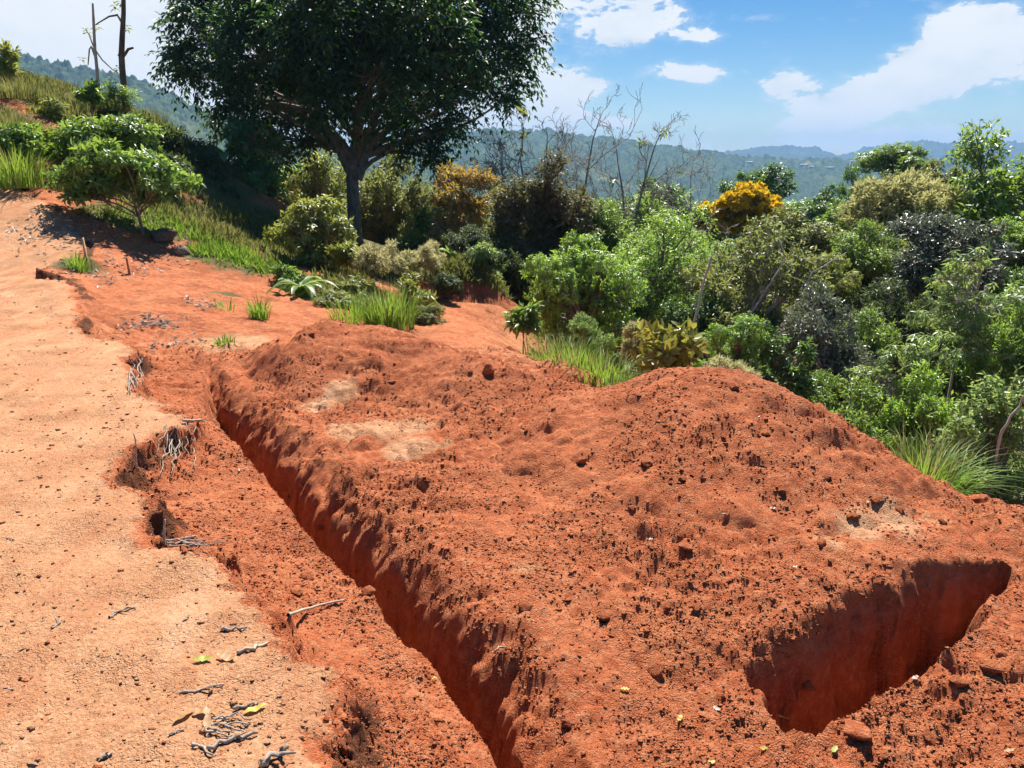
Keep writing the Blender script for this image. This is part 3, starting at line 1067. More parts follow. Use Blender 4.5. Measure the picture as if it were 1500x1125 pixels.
def make_tree(name, label, cat, base, crown_c, crown_r, style='alt', mat='mid', L=.14, W=.055, k=8, clusters=500, lobes=10, lobe=.42,
              trunk_r=.09, bark=None, seed=1, droop=.25, stems=1, extra=None, group=None, top_mat=None, top_frac=.5, detail=1, low=.45, lobes_list=None,
              trunk_pts=None, twig=.008, top=.15, part='crown', stem_part='trunk', limb_from=(.35, .95)):
    """a tapered trunk with limbs, and a crown of leaf clusters"""
    r = np.random.default_rng(seed)
    base, cc, R = np.asarray(base, float), np.asarray(crown_c, float), np.asarray(crown_r, float)
    root = link(name, None, loc=base, label=label, cat=cat, group=group)
    root.empty_display_size = .2
    wood = MB()
    bark = bark or BARK
    ll = lobes_list if lobes_list is not None else crown_lobes(cc, R, lobes, r, lobe, top)
    tops = []
    for s in range(stems):
        off = rand_unit(1, r)[0] * np.array([1, 1, 0]) * (.12 * s + .02) * max(trunk_r * 6, .2) if s else np.zeros(3)
        if trunk_pts is not None and s == 0:
            path = np.asarray(trunk_pts, float)
        else:
            end = cc + np.array([r.normal(0, .25) * R[0], r.normal(0, .25) * R[1], R[2] * r.uniform(.1, .55)])
            path = curve(base + off - np.array([0, 0, .15]), end, r, 10, .05)
        k0 = len(path)
        tr = trunk_r * (1 if s == 0 else r.uniform(.5, .85))
        rad = tr * np.linspace(1, .32, k0) ** .9
        rad[0] *= 1.35
        wood.tube(path, rad, 9 if trunk_r > .06 else 6)
        tops.append((path, rad))
    Lv = Leaves()
    npl = max(1, clusters // max(len(ll), 1))
    for c, rr in ll:
        path, rad = tops[r.integers(len(tops))]
        lo, hi = limb_from
        zt = c[2] - .7 * np.linalg.norm((c - path[-1])[:2]) * .8
        cand = np.arange(int(lo * (len(path) - 1)), max(int(hi * (len(path) - 1)), 1) + 1)
        i = cand[np.argmin(np.abs(path[cand][:, 2] - zt))]
        limb = curve(path[i], c, r, 7, .10, .05)
        wood.tube(limb, np.linspace(min(rad[i] * .75, trunk_r * .55), max(twig * 1.3, trunk_r * .07), 7), 5)
        vol = np.prod(rr) ** (1 / 3) / (np.prod(R) ** (1 / 3) * lobe + 1e-6) if lobes_list is None else np.prod(rr) ** (1 / 3) / lobe
        n = max(6, int(npl * np.clip(vol, .4, 2.2) ** 2))
        pos, tip = sample_lobe(c, rr, n, r, low)
        src = limb[r.integers(3, 7, n)]
        mid = (src * .45 + pos * .55) + rand_unit(n, r) * .08 * np.linalg.norm(pos - src, axis=1)[:, None]
        wood.twigs(src, mid, twig, twig * .7)
        wood.twigs(mid, pos, twig * .7, twig * .35)
        if top_mat is not None:
            is_top = ((pos[:, 2] - cc[2]) / R[2] + (tip[:, 2] - .3) * .6 + r.normal(0, .18, n)) > (1 - 2 * top_frac)
            leaf_clusters(Lv, pos[~is_top], tip[~is_top], style, r, L, W, k, droop, 0)
            leaf_clusters(Lv, pos[is_top], tip[is_top], top_mat[1], r, top_mat[2], top_mat[3], top_mat[4], 0.0, 1)
        else:
            leaf_clusters(Lv, pos, tip, style, r, L, W, k, droop, 0)
    if extra:
        extra(Lv, wood, r)
    mats = [LM[mat]] + ([LM[top_mat[0]]] if top_mat else [])
    me = Lv.mesh('foliage', mats, detail=detail)
    me.transform(mat_translate(-base))
    o = link(part, me, root)
    mw = wood.mesh('wood', [bark], True)
    mw.transform(mat_translate(-base))
    link(stem_part, mw, root)
    return root


from mathutils import Matrix


def mat_translate(v):
    return Matrix.Translation(Vector((float(v[0]), float(v[1]), float(v[2]))))


_LIB = {}


def unit_crown(style, fine, var):
    """a crown of unit radius with its limbs, shared by alike trees of the wood"""
    key = (style, fine, var)
    if key in _LIB:
        return _LIB[key]
    r = np.random.default_rng(7000 + 31 * var + (100 if fine else 0) + len(style))
    L, W = ((.062, .025) if fine else (.088, .038))
    lobes = crown_lobes((0, 0, 0), np.ones(3), 30 if fine else 22, r, .30 if fine else .34, .12)
    Lv, wood = Leaves(), MB()
    tot = sum(np.prod(rr) ** (2 / 3) for _, rr in lobes)
    nleaf = 19000 if fine else 9500
    for c, rr in lobes:
        limb = curve((r.normal(0, .05), r.normal(0, .05), -.75 + .5 * r.random()), c, r, 7, .10, .05)
        wood.tube(limb, np.linspace(.035, .008, 7), 5)
        share = np.prod(rr) ** (2 / 3) / tot
        k = 9 if style != 'pinnate' else (3, 8)
        per = 9 if style != 'pinnate' else 24
        n = int(nleaf * share / per)
        pos, tip = sample_lobe(c, rr, n, r, .55)
        src = limb[r.integers(3, 7, n)]
        sel = r.random(n) < .55
        wood.twigs(src[sel], pos[sel], .006, .002)
        leaf_clusters(Lv, pos, tip, style, r, L * (.8 if style == 'pinnate' else 1), W * (.8 if style == 'pinnate' else 1), k, .25, 0, L * 2.0)
        # odd sprays that stick out of the outline
        m = max(2, n // 12)
        p2, t2 = sample_lobe(c, rr * 1.22, m, r, .9)
        wood.twigs(np.repeat(c[None], m, 0), p2, .005, .002)
        leaf_clusters(Lv, p2, t2, style, r, L * (.8 if style == 'pinnate' else 1), W * (.8 if style == 'pinnate' else 1), k, .25, 0, L * 3.0)
    _LIB[key] = (Lv.mesh('crown_' + style, [LM['mid']]), wood.mesh('limbs', [BARK], True))
    return _LIB[key]


def lib_tree(name, label, cat, base, c, R, style, mat, trunk_r, bark, seed, stems, fine=True, group=None):
    r = np.random.default_rng(seed)
    base, c, R = np.asarray(base, float), np.asarray(c, float), np.asarray(R, float)
    root = link(name, None, loc=base, label=label, cat=cat, group=group)
    cm, wm = unit_crown(style, fine, seed % 3)
    rz = r.random() * 6.28
    for nm, me, mt in (('crown', cm, LM[mat]), ('limbs', wm, bark or BARK)):
        o = link(nm, me, root, loc=c - base, rot=(0, 0, rz), scale=tuple(R))
        o.material_slots[0].link = 'OBJECT'
        o.material_slots[0].material = mt
    wood = MB()
    for s in range(stems):
        off = rand_unit(1, r)[0] * np.array([1, 1, 0]) * (.1 if s else 0) * max(1, R[0])
        end = c - base + np.array([r.normal(0, .15) * R[0], r.normal(0, .15) * R[1], R[2] * r.uniform(-.3, .3)])
        wood.tube(curve(off - np.array([0, 0, .15]), end, r, 10, .05), trunk_r * (1 if s == 0 else .65) * np.linspace(1.2, .35, 10), 7)
    link('trunk', wood.mesh('trunk', [bark or BARK], True), root)
    return root


def px_tree(name, label, cat, px, Y, top, bot, width, depth=None, base=None, **kw):
    """a tree whose crown spans the given survey rows and columns at distance Y"""
    zt, zb = P(px, top, Y)[2], P(px, bot, Y)[2]
    f = ray(px, (top + bot) / 2)[1]
    rx = width / 2 / FPX * Y / f
    c = P(px, (top + bot) / 2, Y)
    rz = (zt - zb) / 2
    if base is None:
        bx, by = c[0] + kw.pop('lean', 0.0), c[1]
        base = (bx, by, H(bx, by))
    else:
        base = G(*base) if len(base) == 2 else base
    kw.pop('lean', None)
    lib = kw.pop('lib', False)
    if lib:
        return lib_tree(name, label, cat, base, c, (rx * 1.1, (depth if depth else rx) * 1.1, rz * 1.2), kw.get('style', 'alt'), kw.get('mat', 'mid'), kw.get('trunk_r', .05), kw.get('bark'),
                        kw.get('seed', 1), kw.get('stems', 1), fine=lib == 'fine')
    return make_tree(name, label, cat, base, c, (rx, depth if depth else rx, rz), **kw)


def copy_thing(root, loc, rotz=0.0, scale=1.0, label=None, mats=None, name=None):
    r = root.copy()
    if name:
        r.name = name
    COL.objects.link(r)
    r.location = loc
    r.rotation_euler = (0, 0, rotz)
    r.scale = (scale, scale, scale) if isinstance(scale, (int, float)) else scale
    if label:
        r['label'] = label
    for ch in list(root.children):
        c = ch.copy()
        COL.objects.link(c)
        c.parent = r
        if mats and ch.name.split('.')[0] in ('crown', 'foliage'):
            for i, s in enumerate(c.material_slots):
                if i < len(mats):
                    s.link = 'OBJECT'
                    s.material = LM[mats[i]]
    return r


def bare_tree(name, label, base, tip, spread, seed, levels=5, r0=.05, bark=None, cat='tree', tufts=None, mat='mid', group=None, tl=.12):
    """leafless branching, with a few leaf tufts where asked"""
    r = np.random.default_rng(seed)
    base, tip = np.asarray(base, float), np.asarray(tip, float)
    root = link(name, None, loc=base, label=label, cat=cat, group=group)
    wood = MB()
    stem = curve(base - np.array([0, 0, .1]), tip, r, 10, .05)
    wood.tube(stem, np.linspace(r0, r0 * .25, 10), 6)
    A, B, RA, RB = [], [], [], []
    ends = []

    def grow(p, d, L, rad, lev):
        n = 3
        q = p
        for s in range(n):
            d = norm(d + r.normal(0, .16, 3) + np.array([0, 0, .04]))
            q2 = q + d * L / n
            A.append(q)
            B.append(q2)
            RA.append(rad * (1 - .22 * s))
            RB.append(rad * (1 - .22 * (s + 1)))
            q = q2
            if lev > 0 and r.random() < .8:
                side = norm(np.cross(d, rand_unit(1, r)[0]))
                grow(q, norm(d * .75 + side * .75 + np.array([0, 0, .12])), L * r.uniform(.5, .72), rad * .55, lev - 1)
        ends.append((q, d))
    H0 = np.linalg.norm(tip - base)
    for t in np.linspace(.35, .98, 17):
        p = stem[int(t * 9)]
        a = r.random() * 6.28
        d = norm(np.array([math.cos(a), math.sin(a) * .8, r.uniform(.35, 1.0)]))
        grow(p, d, spread * (1.35 - .6 * t) * r.uniform(.6, 1.15), r0 * (1 - .7 * t) * .6, levels - 2)
    grow(stem[-1], norm(stem[-1] - stem[-2]), spread * .5, r0 * .25, levels - 2)
    wood.twigs(np.array(A), np.array(B), np.maximum(RA, .0065), np.maximum(RB, .005))
    if tufts:
        Lv = Leaves()
        e = [ends[i] for i in r.choice(len(ends), min(tufts, len(ends)), replace=False)]
        pos, tp = np.array([a for a, _ in e]), np.array([b for _, b in e])
        leaf_clusters(Lv, pos, tp, 'whorl', r, tl, tl * .4, 7, .3)
        me = Lv.mesh('foliage', [LM[mat]])
        me.transform(mat_translate(-base))
        link('crown', me, root)
    mw = wood.mesh('wood', [bark or BARK_GREY], True)
    mw.transform(mat_translate(-base))
    link('trunk', mw, root)
    return root


def grass_mesh(name, n, radius, h, mat, seed, width=.008, lean=.5, squash=1.0, seg=4):
    r = np.random.default_rng(seed)
    a = r.random(n) * 6.28
    q = r.random(n) ** .6 * radius
    B = np.stack([np.cos(a) * q, np.sin(a) * q * squash, np.zeros(n) - .03], 1)
    out = np.stack([np.cos(a), np.sin(a) * squash, np.zeros(n)], 1) + r.normal(0, .5, (n, 3)) * np.array([1, 1, 0])
    out = norm(out)
    hh = h * r.uniform(.5, 1.15, n)
    ln = lean * r.uniform(.3, 1.4, n) * (.5 + q / radius)
    S = norm(np.cross(out, UPV)) * (width * r.uniform(.6, 1.2, n))[:, None]
    V = []
    for s in range(seg + 1):
        t = s / seg
        c = B + UPV * (hh * (t - .28 * ln * t * t * t))[:, None] + out * (hh * ln * t * t * .75)[:, None]
        w = (1 - t) ** .7
        if s == seg:
            V.append(c)
        else:
            V += [c - S * w, c + S * w]
    V = np.stack(V, 1).reshape(-1, 3)
    m = 2 * seg + 1
    b = np.arange(n)[:, None] * m
    T = []
    for s in range(seg - 1):
        T += [[2 * s, 2 * s + 1, 2 * s + 3], [2 * s, 2 * s + 3, 2 * s + 2]]
    T += [[2 * seg - 2, 2 * seg - 1, 2 * seg]]
    T = np.concatenate([b + np.array([t]) for t in T])
    return new_mesh(name, V, T, None, False, [LM[mat]])


def tussock(label, loc, n, radius, h, mat='grass', seed=1, group=None, name='grass_tussock', cat='grass tuft', straw=0, **kw):
    root = link(name, None, loc=loc, label=label, cat=cat, group=group)
    link('blades', grass_mesh('blades', n, radius, h, mat, seed, **kw), root)
    if straw:
        link('dry_stalks', grass_mesh('dry_stalks', straw, radius * .8, h * 1.15, 'dry_grass', seed + 50, lean=.35, width=.005), root)
    return root


def ribbon_leaf(mb, base, d, L, W, arch, r, seg=8, notch=0.0):
    """one long arching blade with a midrib fold"""
    d = norm(np.asarray(d, float))
    side = norm(np.cross(d, UPV) + 1e-6)
    V, Q = [], []
    for s in range(seg + 1):
        t = s / seg
        c = base + d * L * t + np.array([0, 0, -1.0]) * arch * L * t * t
        w = W * (math.sin(math.pi * min(t * .93 + .05, 1)) ** .7) * (1 - notch * r.random())
        V += [c - side * w + UPV * w * .35, c, c + side * w + UPV * w * .35]
    for s in range(seg):
        a = s * 3
        Q += [[a, a + 1, a + 4, a + 3], [a + 1, a + 2, a + 5, a + 4]]
    mb.add(np.array(V), None, np.array(Q))


def broad_plant(name, label, base, n, L, W, mat, seed, up=.9, arch=.5, stem_h=.3, cat='plant', notch=.0, group=None, bark=None, stem_r=.05):
    r = np.random.default_rng(seed)
    base = np.asarray(base, float)
    root = link(name, None, loc=base, label=label, cat=cat, group=group)
    st = MB()
    st.tube(curve((0, 0, -.1), (r.normal(0, .05), r.normal(0, .05), stem_h), r, 6, .04), np.linspace(stem_r, stem_r * .6, 6), 8)
    link('stem', st.mesh('stem', [bark or BARK_DARK], True), root)
    for i in range(n):
        mb = MB()
        a = i * 2.4 + r.normal(0, .3)
        u = up * r.uniform(.5, 1.2)
        ribbon_leaf(mb, np.array([0, 0, stem_h * r.uniform(.8, 1.0)]), (math.cos(a), math.sin(a), u), L * r.uniform(.7, 1.15), W * r.uniform(.8, 1.1), arch * r.uniform(.6, 1.3), r, 9, notch)
        link('leaf', mb.mesh('leaf', [LM[mat]]), root)
    return root
# ------------------------------------------------------------------ the big shade tree
def build_big_tree():
    Y0 = 24.0
    base = P(520, 354, Y0)
    base[2] = H(base[0], base[1])
    s = Y0 / FPX / 1.04
    spec = [(300, 95, 0, 52), (288, 40, -.6, 50), (265, 78, .2, 26), (350, 150, .2, 44), (380, 70, -1.6, 66), (330, 118, -.4, 44), (450, 100, -1.8, 72), (465, 35, -2.4, 75),
            (375, 190, .6, 44), (340, 175, 1.0, 34), (425, 182, .2, 42), (405, 225, .8, 34), (550, 115, -2.0, 74), (500, 140, -1.2, 46), (600, 178, .4, 40), (620, 165, 0, 50), (615, 215, .4, 32),
            (640, 85, -1.4, 70), (700, 62, -.4, 62), (735, 105, .3, 48), (775, 78, .1, 34), (690, 145, .2, 44), (735, 150, .6, 30), (605, 25, -2.0, 80),
            (690, 0, -.5, 66), (755, 25, .2, 42), (520, -25, -2.2, 80), (400, -15, -1.2, 74), (300, -10, .2, 44), (340, 20, .6, 60), (760, -25, .3, 50),
            (420, 90, 1.6, 72), (520, 60, 2.2, 82), (620, 100, 1.8, 72), (540, 150, 1.6, 55), (450, 160, 1.8, 52), (680, 90, 1.6, 58), (380, 120, 1.4, 52), (600, -60, 0, 90), (450, -70, 0, 90), (350, -60, .5, 60), (690, -60, .5, 70),
            (640, 232, .5, 18), (660, 190, .6, 30)]
    lobes = []
    for px, py, dy, rp in spec:
        c = P(px, py, Y0 + dy * 1.5)
        rr = rp * s * .88
        lobes.append((c, np.array([rr, rr * 1.05, rr * .78])))
    tp = [P(520, 362, Y0), P(520, 340, Y0), P(518, 300, Y0), P(516, 262, Y0), P(517, 235, Y0), P(522, 205, Y0), P(528, 170, Y0 - .1), P(530, 120, Y0 - .2), P(528, 60, Y0 - .1), P(525, 0, Y0)]

    def extra(Lv, wood, r):
        for pts, r0, r1 in [([(513, 252, 0), (500, 225, 0), (487, 200, -.1), (470, 165, -.3), (440, 120, -.6), (420, 70, -.8)], .15, .05),
                            ([(523, 262, 0), (532, 240, 0), (540, 200, .1), (552, 160, .2), (575, 110, .3), (600, 50, .3)], .17, .05),
                            ([(528, 252, 0), (545, 236, -.1), (565, 225, -.2), (590, 205, -.2), (640, 160, -.2), (690, 110, 0)], .075, .03),
                            ([(487, 200, -.1), (455, 160, -.6), (450, 120, -1.0), (440, 80, -1.2)], .07, .03),
                            ([(552, 160, .2), (610, 150, .1), (650, 120, 0), (690, 70, 0), (730, 50, .1)], .09, .03),
                            ([(470, 165, -.3), (400, 150, -.2), (340, 130, 0), (290, 80, 0)], .08, .03)]:
            pp = np.array([P(a, b, Y0 + d * 1.5) for a, b, d in pts])
            wood.tube(pp, np.linspace(r0 * 1.05, r1 * 1.1, len(pp)), 8)

    make_tree('shade_tree', 'large dark spreading shade tree with a thick grey trunk above the slope', 'tree', base, P(530, 90, Y0), (6, 4.5, 3.8),
              style='pinnate', mat='big', L=.28, W=.10, k=(4, 10), clusters=2300, lobe=1.27, trunk_r=.235, seed=5, droop=.42, lobes_list=lobes,
              trunk_pts=tp, twig=.015, extra=extra, limb_from=(.45, .95), low=.35)


build_big_tree()


# ------------------------------------------------------------------ left slope
def build_left():
    px_tree('young_tree', 'small round leafy tree with forked thin trunk at the edge of the dirt track', 'tree', 182, 13.2, 200, 318, 225, base=(212, 346), style='whorl', mat='avocado',
            L=.15, W=.052, k=8, clusters=900, lobes=24, lobe=.30, trunk_r=.03, stems=2, seed=21, droop=.15, depth=1.0, detail=2, bark=BARK)
    px_tree('leafy_bush', 'dense leafy bush behind the small round tree on the left slope', 'bush', 140, 15.5, 155, 265, 180, style='whorl', mat='avocado', L=.16, W=.06, k=8,
            clusters=680, lobes=17, lobe=.36, trunk_r=.04, stems=3, seed=22, depth=1.0)
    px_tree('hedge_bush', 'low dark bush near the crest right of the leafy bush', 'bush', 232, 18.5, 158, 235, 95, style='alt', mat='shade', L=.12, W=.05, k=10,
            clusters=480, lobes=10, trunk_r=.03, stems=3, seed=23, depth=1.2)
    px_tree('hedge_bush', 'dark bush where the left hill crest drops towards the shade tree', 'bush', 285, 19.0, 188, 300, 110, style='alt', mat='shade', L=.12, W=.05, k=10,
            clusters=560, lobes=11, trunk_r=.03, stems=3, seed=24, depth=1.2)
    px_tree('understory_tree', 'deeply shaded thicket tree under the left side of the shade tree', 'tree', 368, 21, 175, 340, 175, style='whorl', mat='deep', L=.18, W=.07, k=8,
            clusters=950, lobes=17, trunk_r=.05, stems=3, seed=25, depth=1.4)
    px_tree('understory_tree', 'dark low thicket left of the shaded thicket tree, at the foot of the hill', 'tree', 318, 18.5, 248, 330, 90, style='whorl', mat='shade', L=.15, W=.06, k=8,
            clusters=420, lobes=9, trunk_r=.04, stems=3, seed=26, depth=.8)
    px_tree('sunlit_shrub', 'sunlit yellow-green shrub just left of the shade tree trunk', 'shrub', 458, 14.2, 290, 412, 140, style='whorl', mat='lime', L=.13, W=.05, k=8,
            clusters=620, lobes=13, trunk_r=.035, stems=3, seed=27, depth=.75)
    px_tree('sunlit_shrub', 'smaller sunlit shrub in front of the shade tree trunk', 'shrub', 505, 13.6, 345, 400, 60, style='whorl', mat='lime', L=.12, W=.045, k=8,
            clusters=260, lobes=7, trunk_r=.02, stems=2, seed=28, depth=.4)
    px_tree('hilltop_shrub', 'yellow-green shrub at the left border on top of the hill', 'shrub', 4, 18, 58, 132, 60, style='alt', mat='lime', L=.14, W=.05, k=9, clusters=300, lobes=8, trunk_r=.03, stems=2, seed=29, depth=.6)
    px_tree('dark_topiary_shrub', 'small dark shrub standing on the hill crest under the tall bare stems', 'shrub', 132, 17.6, 112, 165, 34, style='whorl', mat='mid', L=.16, W=.05, k=7, clusters=130, lobes=6, trunk_r=.02, seed=30, depth=.3)
    px_tree('crest_shrub', 'fern-leaved shrub on the crest at the foot of the thick bare stem', 'shrub', 175, 18.6, 118, 165, 60, style='pinnate', mat='avocado', L=.08, W=.03, k=(4, 8), clusters=70, lobes=5, trunk_r=.015, seed=31, depth=.4)
    for i, (px, Y, t, b_, w, m, lab) in enumerate([(205, 17.2, 168, 240, 90, 'mid', 'mid green bush between the leafy bush and the low dark bush'), (75, 16.8, 150, 205, 80, 'lime', 'light green bush on the hill face left of the leafy bush'),
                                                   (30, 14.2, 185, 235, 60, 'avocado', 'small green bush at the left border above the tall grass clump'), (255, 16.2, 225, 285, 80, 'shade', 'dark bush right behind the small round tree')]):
        px_tree('slope_bush', lab, 'bush', px, Y, t, b_, w, style='whorl', mat=m, L=.14, W=.055, k=8, clusters=330, lobes=11, lobe=.4, trunk_r=.02, stems=3, seed=330 + i, depth=.7)
    # two dead stems on the crest
    b = P(180, 128, 19)
    b[2] = H(b[0], b[1]) - .05
    stem = MB()
    pp = [b + np.array([0, 0, -.1]), P(179, 100, 19), P(178, 80, 19), P(179, 55, 19), P(181, 20, 19), P(181, -20, 19)]
    stem.tube(pp, [.075, .07, .065, .06, .05, .045], 8)
    br = MB()
    br.tube([P(179, 84, 19), P(184, 78, 19), P(188, 72, 18.9), P(195, 70, 18.8)], [.04, .035, .03, .022], 6)
    br2 = MB()
    br2.tube([P(178, 32, 19), P(172, 22, 19), P(160, 24, 19.1), P(140, 36, 19.2)], [.03, .025, .02, .012], 6)
    br3 = MB()
    br3.tube([P(179, 86, 19), P(175, 82, 19.0), P(173, 80, 19)], [.035, .028, .02], 6)
    root = link('dead_tree', None, loc=b, label='thick bare dead stem with a stub branch on the left hill crest', cat='dead tree')
    Lv = Leaves()
    r = np.random.default_rng(4)
    pos = np.array([P(168, 6, 19), P(176, 0, 19), P(186, 38, 19), P(140, 37, 19.2)])
    for q in pos:
        Lq = Leaves()
        leaf_clusters(Lq, q[None], np.array([[0, 0, 1.0]]), 'whorl', r, .16, .06, 8, .5)
        mq = Lq.mesh('leaf_tuft', [LM['olive']])
        mq.transform(mat_translate(-b))
        link('leaf_tuft', mq, root)
    for nm, m_ in (('trunk', stem.mesh('trunk', [BARK_DARK], True)), ('branch', br.mesh('branch', [BARK_DARK], True)), ('branch', br2.mesh('branch', [BARK_DARK], True)),
                   ('branch', br3.mesh('branch', [BARK_DARK], True)), ):
        m_.transform(mat_translate(-b))
        link(nm, m_, root)
    b = P(145, 130, 18.7)
    b[2] = H(b[0], b[1]) - .05
    root = link('dead_tree', None, loc=b, label='slim pale bare stem left of the thick dead stem', cat='dead tree')
    for nm, pts, rad in (('trunk', [(145, 134, 0), (143, 110, 0), (139, 70, 0), (137, 30, 0), (136, 5, 0)], [.045, .04, .034, .03, .024]),
                         ('branch', [(140, 85, 0), (134, 68, 0), (131, 72, .1), (129, 95, .2)], [.025, .022, .018, .012]),
                         ('branch', [(141, 75, 0), (150, 88, 0), (165, 102, .1), (172, 106, .1)], [.02, .018, .014, .01]),
                         ('branch', [(137, 68, 0), (131, 52, 0), (125, 42, 0)], [.018, .014, .01])):
        mb = MB()
        mb.tube([P(a, c, 18.7 + d) for a, c, d in pts], rad, 6)
        m_ = mb.mesh(nm, [BARK_PALE], True)
        m_.transform(mat_translate(-b))
        link(nm, m_, root)
    Lv = Leaves()
    pos = np.array([P(125, 43, 18.7), P(128, 45, 18.7), P(119, 84, 18.8), P(171, 98, 18.8)])
    for q in pos:
        Lq = Leaves()
        leaf_clusters(Lq, q[None], np.array([[0, 0, 1.0]]), 'whorl', r, .13, .05, 6, .4)
        mq = Lq.mesh('leaf_tuft', [LM['olive']])
        mq.transform(mat_translate(-b))
        link('leaf_tuft', mq, root)
    # plants with large leaves
    for (px, py, Y, n, L, W, label, mat, up, arch, sh, sd) in [
            (330, 248, 20.5, 13, 1.1, .16, 'clump of long arching leaves on the skyline left of the shade tree', 'banana', 1.1, .75, .3, 41),
            (365, 245, 20.8, 11, 1.0, .15, 'second clump of long arching leaves, close under the shade tree crown', 'banana', 1.0, .75, .3, 42)]:
        b = P(px, py, Y)
        broad_plant('broad_leaf_plant', label, b, n, L, W, mat, sd, up, arch, sh, group='arching leaf clumps on the skyline')
    b = G(442, 432)
    broad_plant('rosette_plant', 'spiky rosette plant with long grey-green leaves below the sunlit shrub', b, 14, .75, .055, 'star', 43, .9, .75, .12, stem_r=.04)
    b = P(668, 392, 14.6)
    broad_plant('banana_plant', 'small banana plant with upright leaves above the shaded earth bank', (b[0], b[1], b[2] - .1), 7, 1.05, .14, 'banana', 44, 1.4, .55, .3, notch=.25)
    # fluffy pale flowering shrubs
    fl = ('fluff', 'tuft', .075, .012, 26)
    for (px, Y, t, bt, w, label, sd) in [(545, 13.0, 355, 425, 62, 'cream fluffy flowering shrub right of the sunlit shrub', 51), (590, 12.6, 352, 430, 62, 'tall cream fluffy flowering shrub in the middle of the thicket', 52),
                                         (628, 12.4, 356, 410, 44, 'cream fluffy flowering shrub nearest the shaded earth bank', 53)]:
        px_tree('fluffy_shrub', label, 'shrub', px, Y, t, bt, w, style='alt', mat='olive', L=.08, W=.025, k=8, clusters=230, lobes=9, trunk_r=.015, stems=3, seed=sd, depth=.45, top_mat=fl, top_frac=.62)
    px_tree('thicket_shrub', 'yellow-green shrub overhanging the dirt path', 'shrub', 605, 11.6, 400, 478, 60, style='whorl', mat='lime', L=.11, W=.04, k=8, clusters=270, lobes=9, trunk_r=.02, stems=2, seed=54, depth=.4)
    px_tree('thicket_shrub', 'low dark-leaved shrub at the corner where the dirt path starts', 'shrub', 610, 10.6, 452, 490, 34, style='whorl', mat='olive', L=.09, W=.035, k=7, clusters=80, lobes=5, trunk_r=.012, stems=2, seed=55, depth=.25)
    px_tree('thicket_shrub', 'green weedy shrub left of the spiky rosette plant', 'shrub', 415, 12.4, 388, 432, 55, style='whorl', mat='avocado', L=.11, W=.045, k=7, clusters=150, lobes=7, trunk_r=.012, stems=2, seed=56, depth=.4)
    px_tree('thicket_shrub', 'mixed green shrub above the tall grass tussock', 'shrub', 520, 12.2, 400, 450, 80, style='alt', mat='olive', L=.10, W=.035, k=8, clusters=230, lobes=8, trunk_r=.014, stems=3, seed=57, depth=.4)
    px_tree('thicket_shrub', 'pale leafy shrub on top of the shaded earth bank', 'shrub', 712, 13.6, 350, 430, 70, style='whorl', mat='star', L=.12, W=.04, k=8, clusters=240, lobes=9, trunk_r=.02, stems=3, seed=58, depth=.5)
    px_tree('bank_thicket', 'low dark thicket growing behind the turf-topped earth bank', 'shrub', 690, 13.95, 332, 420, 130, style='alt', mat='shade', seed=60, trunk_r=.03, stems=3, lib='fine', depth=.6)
    for i, (px, Y, t, b_, w, m, lab) in enumerate([(440, 11.9, 418, 450, 60, 'avocado', 'low green weeds at the lower right of the spiky rosette plant'), (492, 11.4, 425, 462, 66, 'lime', 'yellow-green weeds between the rosette plant and the tall tussock'),
                                                   (540, 11.2, 428, 470, 60, 'mid', 'green weeds just behind the tall grass tussock'), (628, 10.5, 448, 494, 44, 'olive', 'olive weeds where the dirt path meets the bare soil'),
                                                   (655, 12.6, 400, 440, 50, 'shade', 'dark weeds hanging over the shaded earth bank')]):
        px_tree('weed_clump', lab, 'weeds', px, Y, t, b_, w, style='whorl', mat=m, seed=350 + i, trunk_r=.008, stems=3, lib='coarse', depth=.35)
    px_tree('path_shrub', 'small leafy shrub standing alone beside the dirt path', 'shrub', 770, 9.4, 438, 505, 62, style='alt', mat='mid', L=.10, W=.04, k=8, clusters=120, lobes=7, trunk_r=.012, stems=3, seed=59, depth=.35)


build_left()


